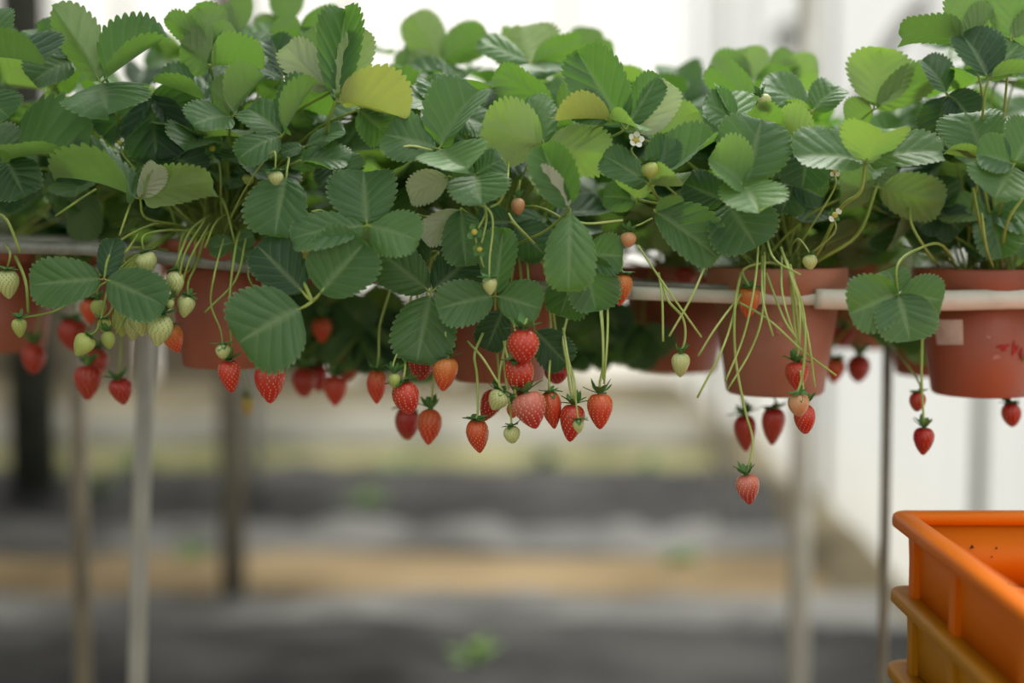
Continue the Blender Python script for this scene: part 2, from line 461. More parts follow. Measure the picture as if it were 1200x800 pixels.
for px, d, r, m, ln, pt in ((164, 2.14, 0.0130, 'post_light', 0.06, 300), (1037, 2.14, 0.0075, 'post_brown', -0.005, 335), (-150, 2.14, 0.013, 'post_light', 0, 290), (1350, 2.14, 0.013, 'post_light', 0, 340)):
    b = P(px, 620, d); t = P(px, pt, d)
    mb = MB(); mb.tube([(b.x - ln * 0.6, b.y, 0), (b.x, b.y, b.z), (b.x + ln * 0.4, b.y, t.z)], r, 12)
    wpart(mb, 'rack_post', M[m], rack)
    mb = MB(); mb.tube([(b.x + ln * 0.4, DF + 0.10, t.z - 0.012), (b.x + ln * 0.4, b.y, t.z - 0.012)], 0.006, 8)
    wpart(mb, 'cross_bar', M['metal'], rack)
post('support_post', 91, 600, 2.75, 0.0165, M['post_brown'], 'weathered grey brown post left of the pale rack post', 1.6, 0.01)

# ------------------------------------------------------------------ pots
POTS = {}


def pot(key, px, py, d, label, mat='pot', s=1.0):
    c = P(px, py, d); z0 = P(px, py, d - 0.055).z
    root = empty('plant_pot', (c.x, c.y, z0), label, 'pot')
    H = 0.146 * s; rb = 0.056 * s; rt = 0.073 * s; rr = 0.081 * s
    mb = MB(); mb.lathe([(0, 0.006), (rb * 0.85, 0.006), (rb * 0.9, 0), (rb - 0.003, 0), (rb, 0.003), (rt, H - 0.030), (rt - 0.003, H - 0.030), (rb - 0.004, 0.010), (0, 0.010)], 48)
    mb.build('body', M[mat], root)
    mb = MB(); mb.lathe([(rt - 0.002, H - 0.032), (rr - 0.004, H - 0.032), (rr - 0.001, H - 0.029), (rr, H - 0.003), (rr - 0.001, H), (rr - 0.005, H), (rr - 0.006, H - 0.004), (rt - 0.003, H - 0.028)], 48, closed=True)
    mb.build('rim', M[mat], root)
    mb = MB()
    prof = [(0, H - 0.020), (rt * 0.5, H - 0.018), (rt - 0.001, H - 0.026)]
    mb.lathe(prof, 24); mb.build('soil', M['soil'], root)
    POTS[key] = (root, Vector((c.x, c.y, z0 + H - 0.018)))
    return root


pot('F1', 272, 433, DF, 'clean orange terracotta pot with two ripe berries hanging below its left edge', s=1.05)
pot('F2', 585, 450, DF, 'terracotta pot hidden behind the central cluster of ripe strawberries')
p3 = pot('F3', 908, 466, DF, 'dusty pinkish terracotta pot with many cut stalks hanging over it', 'pot_dusty', 1.05)
p4 = pot('F4', 1149, 467, DF, 'stained terracotta pot with a pale sticker at the right edge', s=1.05)
pot('B0', 2, 414, DB, 'shaded terracotta pot cut off by the left edge', s=1.08)
pot('B1', 262, 418, DB, 'terracotta pot of the back row behind the clean orange pot')
pot('B2', 566, 428, DB, 'terracotta pot of the back row behind the central pot')
pot('B3', 792, 438, DB, 'blurred dark red pot left of the dusty pink pot', s=1.02)
pot('B4', 1097, 443, DB, 'small blurred pot seen behind the pot with the sticker', s=1.02)
DC = 2.34
for i, (px, py) in enumerate(((-60, 384), (150, 387), (360, 394), (600, 402), (830, 408), (1010, 410), (1210, 412))):
    pot('C%d' % i, px, py, DC, 'terracotta pot of the third row ' + ('beyond the left edge', 'behind the left unripe berries', 'behind the blurred red berries', 'far behind the central berries', 'far behind the dusty pink pot', 'between the dusty pot and the right pot', 'beyond the right edge')[i])
# sticker and red scuffs on the right pot
def on_pot(root, a0, a1, z0, z1, name, mat, rb=0.0588, rt=0.0767, H=0.1533, off=0.0006, n=6):
    mb = MB(); vv = []
    for j in (0, 1):
        z = (z0, z1)[j]; r = rb + (rt - rb) * z / (H - 0.03) + off
        for i in range(n + 1):
            a = math.radians(a0 + (a1 - a0) * i / n); vv.append((r * math.cos(a), r * math.sin(a), z + 0.002 * (i / n)))
    mb.add(vv, [(i, i + 1, n + 2 + i, n + 1 + i) for i in range(n)])
    return mb.build(name, mat, root)


on_pot(p4, 203, 234, 0.062, 0.092, 'sticker', M['sticker'])['label'] = 'pale torn sticker'
M['scuff'] = noisy('red_juice_scuff', (0.30, 0.012, 0.012), (0.38, 0.03, 0.025), 90, 0.6)


def stain(root, a, z, ra, rz, seed, mat, rb=0.0588, rt=0.0767, H=0.1533):
    rs_ = random.Random(seed); mb_ = MB(); vv = []
    for k_ in range(15):
        t = 2 * math.pi * k_ / 14; q = rs_.uniform(0.35, 1.1) if k_ < 14 else 0
        aa = math.radians(a + ra * q * math.cos(t)); zz = z + rz * q * math.sin(t); r = rb + (rt - rb) * zz / (H - 0.03) + 0.0006
        vv.append((r * math.cos(aa), r * math.sin(aa), zz))
    mb_.add(vv, [(k_, (k_ + 1) % 14, 14) for k_ in range(14)])
    return mb_.build('juice_stain', mat, root)


stain(p4, 272, 0.062, 8, 0.006, 1, M['scuff']); stain(p4, 284, 0.060, 4, 0.011, 2, M['scuff']); stain(p4, 292, 0.055, 3, 0.009, 3, M['scuff'])
M['chalk'] = noisy('pale_water_mark', (0.42, 0.17, 0.12), (0.5, 0.24, 0.18), 90, 0.7)
stain(p4, 258, 0.074, 3, 0.004, 4, M['chalk']); stain(p4, 266, 0.050, 5, 0.003, 5, M['chalk']); stain(p3, 262, 0.085, 4, 0.012, 6, M['chalk']); stain(p3, 285, 0.05, 3, 0.010, 7, M['chalk'])

# ------------------------------------------------------------------ crates
def crate(corner, W, D, H, mat, label, group=None):
    """corner = outer back-left corner of the rim (top); the crate runs to +x and toward -y"""
    root = empty('stacking_crate', (corner.x + W / 2, corner.y - D / 2, corner.z - H), label, 'crate', group)
    hw, hd = W / 2, D / 2

    def ring(prof, rad, name, closed):
        """rounded rectangular lathe: prof = [(inset, z)]"""
        mb = MB(); vv = []; n = 0
        for ins, z in prof:
            a, b = hw - ins, hd - ins; r = max(0.004, rad - ins * 0.5); loop = []
            for cx, cy, a0 in ((a - r, b - r, 0), (-a + r, b - r, 90), (-a + r, -b + r, 180), (a - r, -b + r, 270)):
                for k in range(6):
                    t = math.radians(a0 + 18 * k); loop.append((cx + r * math.cos(t), cy + r * math.sin(t), z))
            n = len(loop); vv += loop
        m = len(prof)
        ff = [(i * n + k, i * n + (k + 1) % n, (i + 1) * n + (k + 1) % n, (i + 1) * n + k) for i in range(m - 1) for k in range(n)]
        if closed:
            ff += [((m - 1) * n + k, (m - 1) * n + (k + 1) % n, (k + 1) % n, k) for k in range(n)]
        mb.add(vv, ff)
        return mb.build(name, mat, root)
    ring([(0.003, H), (0.0008, H - 0.002), (0, H - 0.006), (0, H - 0.014), (0.002, H - 0.016), (0.017, H - 0.016), (0.024, H - 0.012), (0.024, H - 0.004), (0.021, H)], 0.020, 'rim', True)
    ring([(0.0165, H - 0.014), (0.020, -0.010), (0.0235, -0.010), (0.0205, H - 0.006)], 0.016, 'side_wall', True)
    mb = MB(); mb.box((-hw + 0.021, -hd + 0.021, -0.010), (hw - 0.021, hd - 0.021, -0.005)); mb.build('base', mat, root, False)
    ring([(0.0245, 0.003), (0.034, 0.003), (0.034, -0.005), (0.0245, -0.005)], 0.012, 'base_lip', True)
    rib = MB(); rib.box((-0.0045, -0.009, -0.002), (0.0045, 0.009, H - 0.014)); rm = rib.mesh('rib', False); rm.materials.append(mat)
    for s in (-1, 1):
        for y in (hd - 0.055, hd - 0.20, -hd + 0.20, -hd + 0.055):
            o = link('rib', rm, None, root); o.location = (s * (hw - 0.0165), y, 0)
    return root


A = P(1041, 597, 1.62); A = Vector((A.x, A.y, A.z))
CH = 0.0865
c0 = crate(A, 0.40, 0.60, CH, M['orange'], 'open bright orange plastic crate on top of the stack')
crate(A - Vector((0.000, 0, CH)), 0.40, 0.60, CH, M['amber'], 'amber yellow plastic crate directly under the bright orange one')
crate(A - Vector((0.002, 0, 2 * CH)), 0.40, 0.60, CH, M['amber'], 'third amber crate down, cut off by the bottom edge')
k = 3
while A.z - (k + 1) * CH > 0.01:
    crate(A - Vector((0, 0, k * CH)), 0.40, 0.60, CH, M['amber'], 'amber crate lower in the stack below the picture edge', 'lower crates of the stack'); k += 1
mb = MB(); zb = A.z - k * CH
mb.box((A.x + 0.02, A.y - 0.58, 0), (A.x + 0.38, A.y - 0.02, zb - 0.011)); tag(mb.build('wooden_pallet', M['post_brown'], None, False), 'low wooden pallet block under the crate stack', 'pallet')
# specks of dirt inside the top crate
mb = MB(); rs = random.Random(3)
for i in range(60):
    x = rs.uniform(-0.17, 0.17); on_floor = rs.random() < 0.5
    s = rs.uniform(0.0008, 0.003)
    if on_floor:
        y = rs.uniform(-0.26, 0.26); z = -0.0046
        mb.add([(x - s, y - s, z), (x + s, y - s, z), (x + s * 0.5, y + s, z)], [(0, 1, 2)])
    else:
        z = rs.uniform(0.004, 0.06); y = 0.3 - 0.0242
        mb.add([(x - s, y, z - s), (x + s, y, z - s * 0.4), (x, y, z + s)], [(0, 1, 2)])
o = mb.build('dirt_specks', M['dirt'], c0); o['kind'] = 'stuff'

# ------------------------------------------------------------------ leaves
NV, SUB, NT = 7, 8, 7      # veins per side, rows per vein, columns from midrib to edge


def leaflet_mesh(L, W, fold=15, curl=0.3, cup=0.0, wave=0.03, seed=0, asym=0.0, mat='leaf'):
    """strawberry leaflet: rows follow the veins, toothed edge, pleated between veins; base at origin, tip along +Y, top +Z"""
    rr = np.random.RandomState(seed)
    rows = NV * SUB + 1
    s = np.linspace(0, 1, rows)
    ys = 0.5 * np.sin(np.pi / 2 * s) ** 1.2 + 0.5 * (0.5 - 0.5 * np.cos(np.pi * s))
    xs = 0.5 * np.clip(np.sin(np.pi * s ** 1.08), 0, 1) ** 0.64
    ms = (0.80 * s ** 1.75 + 0.20 * s ** 8) * 0.97
    ph = s * NV
    fr = ph - np.floor(ph)
    saw = np.abs(np.cos(2 * np.pi * fr)) ** 0.7                              # two rounded teeth for every vein
    env = np.clip((s - 0.10) / 0.12, 0, 1)
    amp = 0.068 * (1 + 0.3 * rr.uniform(-1, 1, rows))
    tooth = 1 + env * amp * (saw - 0.5) * 1.7
    bul = np.sin(np.pi * fr) ** 0.8
    irr = 1 + 0.6 * np.repeat(rr.uniform(-1, 1, NV + 1), SUB)[:rows]
    V = []; VE = []
    ph1, ph2 = rr.uniform(0, 6.28, 2); f1, f2 = rr.uniform(5, 8), rr.uniform(9, 13)
    for side in (-1, 1):
        wsc = 1 + asym * side
        for j in range(1, NT + 1):
            t = (0.15, 0.32, 0.50, 0.68, 0.84, 0.955, 1.0)[j - 1]
            tt = t * (1 + (tooth - 1) * t ** 4)
            x = xs * wsc * W * tt * side
            y = (ms + (ys - ms) * (tt ** 0.88)) * L
            z = bul * 0.017 * irr * L * (np.sin(np.pi * min(1, t * 0.93)) ** 0.6) * np.clip(s * 6, 0, 1) * np.clip((1 - s) * 6, 0.15, 1)
            z = z + wave * L * t ** 2 * (np.sin(f1 * s + ph1 * side) * 0.7 + np.sin(f2 * s + ph2) * 0.4 * side)
            z = z + cup * L * t ** 2 + 0.010 * L * np.sin(7 * s + 5 * t * side + ph1 * 2) * np.sin(9 * t + ph2 + side)
            V.append((x, y, z)); VE.append(np.clip(1 - 2.2 * bul, 0, 1) * (0.50 - 0.25 * t) + (1.1 if j == NT else 0.0))
    mid = (np.zeros(rows), ms * L / 0.97, -0.006 * L * np.sin(np.pi * s))
    cols = V[:NT][::-1] + [mid] + V[NT:]
    vein = np.array(VE[:NT][::-1] + [np.full(rows, 1.0)] + VE[NT:])
    X = np.array([c[0] for c in cols]); Y = np.array([c[1] for c in cols]); Z = np.array([c[2] for c in cols])
    fa = math.radians(fold) * 0.5
    taper = np.clip(Y / (0.12 * L), 0.3, 1)
    ang = fa * taper
    Xn = X * np.cos(ang); Z = Z + np.abs(X) * np.sin(ang); X = Xn
    if abs(curl) > 1e-3:
        th = curl * Y / L; R = L / curl
        Yn = (R - Z * -1) * np.sin(th); Zn = -(R - (R + Z) * np.cos(th))
        Y, Z = Yn, Zn
    c = NT
    ty, tz = Y[c, -1], Z[c, -1]
    a = math.atan2(tz, ty); sc = L / math.hypot(ty, tz)
    Y, Z = (Y * math.cos(a) + Z * math.sin(a)) * sc, (-Y * math.sin(a) + Z * math.cos(a)) * sc
    nc = 2 * NT + 1
    co = np.stack([X, Y, Z], -1).reshape(-1, 3)
    fs = []
    for i in range(nc - 1):
        for j in range(rows - 1):
            p = i * rows + j
            fs.append((p, p + rows, p + rows + 1, p + 1))
    me = bpy.data.meshes.new('leaflet')
    me.from_pydata([tuple(v) for v in co], [], fs)
    me.shade_smooth()
    at = me.attributes.new('vein', 'FLOAT', 'POINT'); at.data.foreach_set('value', vein.reshape(-1).astype(np.float32))
    me.materials.append(M[mat])
    return me


PL = {}


def plant(key, label):
    c = POTS[key][1]
    PL[key] = empty('strawberry_plant', c, label, 'plant')


plant('F1', 'leafy strawberry plant growing from the clean orange pot at left')
plant('F2', 'strawberry plant at the centre with the big ripe berry cluster below')
plant('F3', 'strawberry plant with round leaves above the dusty pink pot')
plant('F4', 'tall shaded strawberry plant in the right edge pot with sticker')
plant('B0', 'strawberry plant at the left edge above the shaded pot')
plant('B1', 'strawberry plant of the back row behind the left orange pot')
plant('B2', 'strawberry plant of the back row left of the centre')
plant('B3', 'blurred strawberry plant above the dark red back pot')
plant('B4', 'blurred strawberry plant behind the right edge pot')
for i, w_ in enumerate(('at the far left edge', 'behind the left unripe berries', 'left of the centre', 'behind the centre', 'behind the dusty pink pot', 'seen dim between the two right pots', 'at the far right edge')):
    plant('C%d' % i, 'strawberry plant of the third row ' + w_)
TOCAM = -FWD
ZUP = Vector((0, 0, 1))


def add_stalk(key, pts, r=0.0017, mat='stalk', name='leaf_stalk', n=5, taper=0.8):
    root = PL[key]; q = spline(pts, n)
    mb = MB(); mb.tube(q, [r * (1 - (1 - taper) * i / (len(q) - 1)) for i in range(len(q))], 7)
    return wpart(mb, name, M[mat], root)


def place_leaflet(parent, base, tip, nrm, mesh=None, L=None):
    y = (tip - base).normalized()
    z = (nrm - y * nrm.dot(y))
    z = z.normalized() if z.length > 1e-4 else y.orthogonal().normalized()
    x = y.cross(z)
    m = Matrix((x, y, z)).transposed().to_4x4(); m.translation = base
    o = link('leaflet', mesh, None, parent); o.matrix_basis = m
    return o


SEED = [100]


def leaf(key, J, dep, lets, via=None, mat='leaf', r=0.0017, gap=0.05):
    """J: junction pixel; dep: metres behind (+) or before (-) the focal plane;
    lets: (tipx, tipy, width_px, face, fold, curl, tip_depth_change[, material])
    face: 0 upper side to the camera, 90 upper side to the sky, 180 lower side to the camera"""
    d = FOCUS + dep; j = P(J[0], J[1], d); c = Vector(PL[key].location)
    rs = random.Random(SEED[0])
    c = c + Vector((rs.uniform(-0.03, 0.03), rs.uniform(-0.03, 0.02), 0))
    if via:
        pts = [c] + [P(x, y, FOCUS + dd) for x, y, dd in via] + [j]
    else:
        dv = j - c
        if dv.z > 0.06:
            pts = [c, c + Vector((dv.x * 0.25, dv.y * 0.2, dv.z * 0.45)), c + Vector((dv.x * 0.65, dv.y * 0.65, dv.z * 0.85)), j]
        else:
            hgt = 0.045 + rs.uniform(0, 0.03)
            pts = [c, c + Vector((dv.x * 0.3, dv.y * 0.4, max(hgt, dv.z * 0.5 + hgt))), c + Vector((dv.x * 0.75, dv.y * 0.9, max(dv.z + 0.04, hgt * 0.5 if dv.z > -0.03 else dv.z * 0.35))), j]
    q = spline(pts, 5); mb = MB()
    mb.tube(q, [r * (1 - 0.2 * i / (len(q) - 1)) for i in range(len(q))], 7)
    for l in lets:
        tp_ = P(l[0], l[1], d + l[6]); mb.tube([j, j.lerp(tp_, gap * 0.5) + Vector((0, 0, -0.001)), j.lerp(tp_, gap + 0.06)], [r * 0.8, r * 0.7, r * 0.45], 6)
    st = wpart(mb, 'leaf_stalk', M['stalk'], PL[key])
    for l in lets:
        tx, ty, w, face, fold, curl, dd = l[:7]
        m = l[7] if len(l) > 7 else mat
        SEED[0] += 1
        tip = P(tx, ty, d + dd); ax = tip - j; L = ax.length
        f = math.radians(face)
        n = TOCAM * math.cos(f) + ZUP * math.sin(f)
        y = ax.normalized(); n = n - y * n.dot(y); n.normalize()
        vis = abs(n.dot(TOCAM))
        W = w * d / FPX / max(0.55, vis) / max(0.75, math.cos(math.radians(fold) * 0.5))
        W = min(max(W, 0.55 * L), 1.3 * L)
        rs2 = random.Random(SEED[0] * 7)
        me = leaflet_mesh(L * (1 - gap), W, fold, curl, rs2.uniform(-0.13, 0.09), rs2.uniform(0.03, 0.09), SEED[0], rs2.uniform(-0.1, 0.1), m)
        base = j + ax * gap
        place_leaflet(st, base, tip, n, me)
    return st

# ---- leaves one can pick out in the photograph, left to right
# far left
leaf('B0', (118, 96), 0.02, [(126, 131, 84, 50, 25, 0.3, -0.055), (60, 6, 52, 165, 70, 0.2, 0.01), (197, 42, 92, 55, 95, 0.1, 0.0)], via=[(150, 215, 0.2), (142, 150, 0.08)])
leaf('B0', (-12, 66), 0.0, [(52, 78, 60, 85, 70, 0.3, -0.03, 'leaf_dark'), (-8, 8, 50, 30, 20, 0.3, 0.03)])
leaf('B0', (88, 70), 0.06, [(38, 96, 56, 45, 20, 0.4, -0.02), (45, 35, 40, 40, 20, 0.3, 0.04), (92, 40, 40, 60, 20, 0.2, 0.05)])
leaf('B0', (8, 186), 0.03, [(104, 180, 74, 55, 75, 0.3, -0.02), (28, 228, 50, 20, 10, 0.4, -0.03, 'leaf_dark'), (-20, 150, 50, 60, 20, 0.3, 0.03)], via=[(60, 240, 0.18)])
leaf('B0', (-25, 112), 0.0, [(11, 138, 45, 40, 20, 0.4, -0.02)])
leaf('B0', (104, 222), 0.13, [(96, 282, 40, 180, 20, 0.2, 0.0, 'leaf_dark'), (60, 240, 36, 180, 20, 0.2, 0.0, 'leaf_dark')])
leaf('F1', (164, 232), 0.0, [(64, 208, 62, 78, 85, 0.5, -0.01), (252, 212, 42, 128, 40, 0.5, -0.01, 'leaf_light'), (188, 192, 26, 170, 20, 0.3, -0.03, 'leaf_pale')], via=[(220, 268, 0.12), (172, 256, 0.02)])
leaf('F1', (122, 326), -0.03, [(35, 334, 58, 5, 12, 0.3, -0.01, 'leaf'), (194, 358, 60, 8, 10, 0.3, -0.01), (134, 278, 30, 30, 10, 0.2, 0.02, 'leaf_dark')], via=[(200, 262, 0.10), (150, 276, 0.02), (128, 300, -0.02)])
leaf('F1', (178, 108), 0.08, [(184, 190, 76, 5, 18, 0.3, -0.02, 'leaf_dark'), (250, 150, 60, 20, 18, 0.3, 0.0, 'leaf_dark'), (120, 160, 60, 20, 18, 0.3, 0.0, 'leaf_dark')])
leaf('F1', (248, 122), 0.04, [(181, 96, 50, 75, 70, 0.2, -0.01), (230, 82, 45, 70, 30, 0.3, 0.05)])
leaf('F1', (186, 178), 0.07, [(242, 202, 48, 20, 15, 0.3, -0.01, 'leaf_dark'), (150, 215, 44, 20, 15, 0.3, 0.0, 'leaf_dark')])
leaf('F1', (247, 58), 0.05, [(196, 20, 30, 150, 40, 0.2, 0.01), (232, 8, 52, 170, 25, 0.3, 0.02), (278, 40, 40, 150, 40, 0.3, 0.0)])
leaf('F1', (246, 76), 0.03, [(309, 82, 44, 95, 80, 0.3, 0.0), (212, 50, 50, 160, 20, 0.3, 0.03)])
leaf('F1', (272, 136), -0.01, [(311, 89, 50, 88, 95, 0.2, 0.0), (226, 146, 46, 45, 20, 0.5, -0.03), (246, 104, 44, 140, 40, 0.2, 0.02)])
leaf('F1', (331, 158), -0.02, [(372, 95, 52, 85, 95, 0.2, 0.0), (288, 126, 40, 45, 25, 0.4, 0.02), (279, 186, 40, 30, 25, 0.6, -0.02)])
leaf('F1', (388, 108), 0.03, [(333, 52, 44, 172, 60, 0.6, -0.02, 'leaf_pale'), (366, 31, 50, 175, 20, 0.2, 0.03), (360, 118, 40, 160, 30, 0.2, 0.02)])
leaf('F1', (394, 118), 0.0, [(405, 12, 40, 10, 60, 0.1, 0.02), (476, 140, 46, 125, 60, 0.4, -0.02, 'leaf_yellow'), (428, 34, 30, 150, 60, 0.1, 0.0, 'leaf_light')], via=[(372, 190, 0.1), (384, 145, 0.02)], r=0.0022)
leaf('F1', (420, 128), 0.03, [(470, 96, 40, 140, 60, 0.2, 0.0, 'leaf_yellow'), (455, 160, 50, 20, 20, 0.3, 0.01)])
leaf('B1', (276, 40), 0.26, [(254, 10, 34, 180, 20, 0.2, 0.0), (286, -8, 30, 180, 30, 0.2, 0.0)])
leaf('B1', (332, 26), 0.28, [(336, -20, 42, 180, 15, 0.2, 0.0), (302, 40, 36, 160, 15, 0.2, 0.0)])
leaf('F1', (316, 36), 0.14, [(352, 34, 32, 160, 20, 0.2, 0.0), (300, 50, 26, 60, 20, 0.2, -0.02)])
leaf('B1', (350, 32), 0.18, [(402, 17, 28, 155, 20, 0.2, 0.0), (380, 50, 30, 70, 20, 0.2, -0.02)])
leaf('F1', (332, 92), 0.08, [(318, 44, 44, 40, 20, 0.3, 0.02, 'leaf_dark'), (304, 80, 32, 55, 20, 0.3, -0.01, 'leaf_dark'), (366, 80, 40, 40, 20, 0.2, 0.0, 'leaf_dark')])
leaf('F1', (356, 172), 0.04, [(404, 152, 30, 60, 20, 0.3, 0.0), (328, 180, 30, 55, 20, 0.3, 0.0), (352, 200, 30, 30, 20, 0.3, 0.0)])
leaf('F1', (352, 188), 0.02, [(409, 190, 34, 55, 25, 0.3, -0.01, 'leaf'), (420, 206, 30, 62, 20, 0.3, -0.02)])
leaf('F1', (336, 204), -0.02, [(322, 277, 70, 12, 22, 0.5, -0.02, 'leaf')], via=[(330, 190, 0.05)])
leaf('F2', (430, 264), -0.04, [(426, 200, 74, 25, 22, 0.3, 0.03), (491, 282, 56, 20, 22, 0.4, -0.02, 'leaf_light'), (341, 280, 48, 40, 25, 0.4, -0.01)], via=[(500, 270, 0.08), (460, 262, 0.0)])
leaf('F1', (275, 284), 0.06, [(246, 292, 26, 20, 15, 0.3, 0.0), (292, 304, 28, 10, 15, 0.3, 0.0), (298, 276, 24, 30, 15, 0.3, 0.0)])
leaf('F1', (366, 353), -0.05, [(300, 286, 60, 5, 15, 0.3, 0.02, 'leaf_dark'), (428, 284, 86, 12, 30, 0.3, 0.0), (279, 402, 104, 8, 14, 0.6, -0.02)], via=[(300, 262, 0.06), (338, 272, -0.01), (352, 320, -0.04)], r=0.0026, gap=0.17)
# centre
leaf('F2', (514, 174), -0.02, [(449, 158, 58, 30, 30, 0.3, 0.0), (561, 106, 62, 55, 70, 0.3, 0.02), (548, 197, 64, 45, 50, -0.4, -0.05, 'leaf_light')])
leaf('F2', (528, 132), 0.03, [(500, 92, 40, 50, 30, 0.3, 0.02), (470, 110, 40, 60, 30, 0.3, 0.0), (575, 150, 40, 40, 30, 0.3, 0.0)])
leaf('F2', (557, 204), -0.03, [(565, 240, 66, 18, 24, 0.5, -0.035), (590, 186, 40, 20, 20, 0.3, 0.0), (530, 200, 36, 20, 20, 0.3, 0.0)])
leaf('F2', (526, 206), 0.01, [(477, 229, 34, 140, 25, 0.3, -0.01, 'leaf_pale')])
leaf('F2', (638, 170), 0.02, [(564, 148, 78, 160, 25, 0.3, -0.01, 'leaf_light'), (716, 182, 58, 158, 25, 0.3, 0.0, 'leaf_light'), (618, 112, 46, 20, 25, 0.2, 0.03, 'leaf_light')])
leaf('F2', (733, 152), 0.02, [(676, 60, 68, 2, 14, 0.2, 0.0), (772, 88, 40, 10, 20, 0.2, 0.0)])
leaf('F2', (716, 140), 0.0, [(668, 120, 44, 20, 25, 0.3, 0.0), (652, 142, 26, 115, 50, 0.3, -0.03, 'leaf_yellow'), (750, 152, 26, 115, 50, 0.3, -0.03, 'leaf_light')])
leaf('B2', (622, 74), 0.16, [(608, 30, 72, 170, 22, 0.1, 0.04, 'leaf_light'), (684, 50, 34, 145, 30, 0.2, 0.0), (560, 46, 34, 45, 20, 0.2, 0.0, 'leaf_light'), (640, 85, 52, 60, 20, 0.2, -0.05)])
leaf('B2', (516, 72), 0.24, [(482, 16, 50, 178, 20, 0.2, 0.0, 'leaf_light'), (572, 40, 42, 150, 20, 0.2, 0.0), (480, 78, 34, 170, 20, 0.2, 0.0, 'leaf_light')])
leaf('B3', (686, 62), 0.34, [(690, 31, 42, 180, 20, 0.2, 0.0), (720, 60, 30, 160, 20, 0.2, 0.0)])
leaf('F2', (652, 130), 0.07, [(582, 82, 32, 150, 20, 0.1, 0.0), (690, 100, 40, 160, 20, 0.1, 0.0)])
leaf('F2', (668, 245), -0.05, [(634, 170, 54, 8, 60, 0.2, -0.01), (666, 342, 58, 14, 24, 0.6, -0.02, 'leaf_light'), (626, 200, 26, 150, 40, 0.2, -0.02, 'leaf_pale')], via=[(600, 290, 0.05), (640, 270, -0.02)])
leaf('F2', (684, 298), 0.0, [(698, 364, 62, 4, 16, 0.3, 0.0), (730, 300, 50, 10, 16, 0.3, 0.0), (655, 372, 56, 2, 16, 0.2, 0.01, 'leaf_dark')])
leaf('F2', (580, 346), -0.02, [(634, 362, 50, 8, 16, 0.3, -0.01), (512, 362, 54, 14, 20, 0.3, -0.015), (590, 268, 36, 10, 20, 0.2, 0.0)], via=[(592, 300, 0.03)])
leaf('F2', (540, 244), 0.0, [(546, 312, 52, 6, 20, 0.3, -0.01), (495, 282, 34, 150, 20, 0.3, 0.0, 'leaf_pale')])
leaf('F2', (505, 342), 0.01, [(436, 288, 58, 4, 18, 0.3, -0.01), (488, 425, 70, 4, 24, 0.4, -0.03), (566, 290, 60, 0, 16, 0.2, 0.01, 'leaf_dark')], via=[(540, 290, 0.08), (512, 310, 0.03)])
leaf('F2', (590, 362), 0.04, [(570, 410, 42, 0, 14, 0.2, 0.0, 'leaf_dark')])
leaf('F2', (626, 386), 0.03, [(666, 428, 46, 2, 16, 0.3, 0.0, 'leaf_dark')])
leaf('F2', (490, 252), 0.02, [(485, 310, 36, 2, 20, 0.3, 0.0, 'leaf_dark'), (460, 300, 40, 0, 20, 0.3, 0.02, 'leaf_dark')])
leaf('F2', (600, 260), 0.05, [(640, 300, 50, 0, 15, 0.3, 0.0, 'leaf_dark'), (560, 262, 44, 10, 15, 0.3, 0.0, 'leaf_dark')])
# right of centre
leaf('F3', (762, 216), -0.01, [(706, 182, 44, 25, 30, 0.3, 0.0), (786, 162, 40, 12, 25, 0.2, 0.01), (840, 164, 40, 60, 60, 0.2, 0.0), (800, 218, 40, 100, 70, -0.2, -0.03, 'leaf_light')], via=[(840, 270, 0.1), (780, 240, 0.02)])
leaf('F3', (748, 234), 0.02, [(738, 208, 30, 90, 50, 0.1, -0.03, 'leaf_light'), (706, 230, 36, 20, 20, 0.3, 0.0)])
leaf('F3', (746, 160), 0.03, [(786, 97, 48, 168, 30, 0.3, -0.01, 'leaf_pale'), (738, 100, 40, 150, 30, 0.2, 0.02)])
leaf('F3', (760, 172), 0.08, [(818, 130, 52, 160, 20, 0.2, 0.0, 'leaf_light'), (800, 180, 40, 150, 20, 0.2, 0.0)])
leaf('F3', (872, 217), -0.03, [(893, 138, 88, 8, 18, 0.4, 0.01), (829, 186, 84, 25, 60, 0.4, -0.02, 'leaf_light'), (890, 250, 56, 40, 30, 0.3, -0.045, 'leaf_light')])
leaf('F3', (850, 236), 0.01, [(886, 290, 80, 18, 12, 0.5, -0.02), (800, 214, 46, 0, 15, 0.3, 0.02, 'leaf_dark')])
leaf('F3', (766, 246), 0.0, [(842, 303, 62, 22, 40, 0.3, -0.01), (800, 250, 36, 140, 20, 0.3, 0.0, 'leaf_dark')])
leaf('F3', (866, 144), 0.02, [(825, 120, 46, 30, 35, 0.3, -0.01), (918, 145, 36, 115, 40, 0.2, -0.01), (850, 108, 40, 110, 40, 0.2, 0.03, 'leaf_light')])
leaf('F3', (1014, 190), -0.03, [(931, 184, 54, 48, 25, 0.5, -0.015), (1106, 177, 46, 48, 25, 0.5, -0.015), (1034, 150, 66, 165, 40, 0.6, -0.05, 'leaf_light')], via=[(955, 300, 0.08), (985, 244, 0.0), (1008, 225, -0.02)], r=0.0023)
leaf('F3', (1028, 218), 0.07, [(1106, 240, 52, 155, 25, 0.3, 0.0), (985, 225, 50, 155, 20, 0.3, 0.0), (1040, 185, 50, 165, 20, 0.3, 0.02)], via=[(955, 308, 0.1), (1005, 275, 0.07)], r=0.0022)
leaf('F3', (1024, 128), 0.08, [(1032, 56, 76, 178, 16, 0.3, 0.0, 'leaf_light'), (1098, 88, 42, 150, 20, 0.3, 0.0), (990, 140, 46, 150, 20, 0.3, 0.0)])
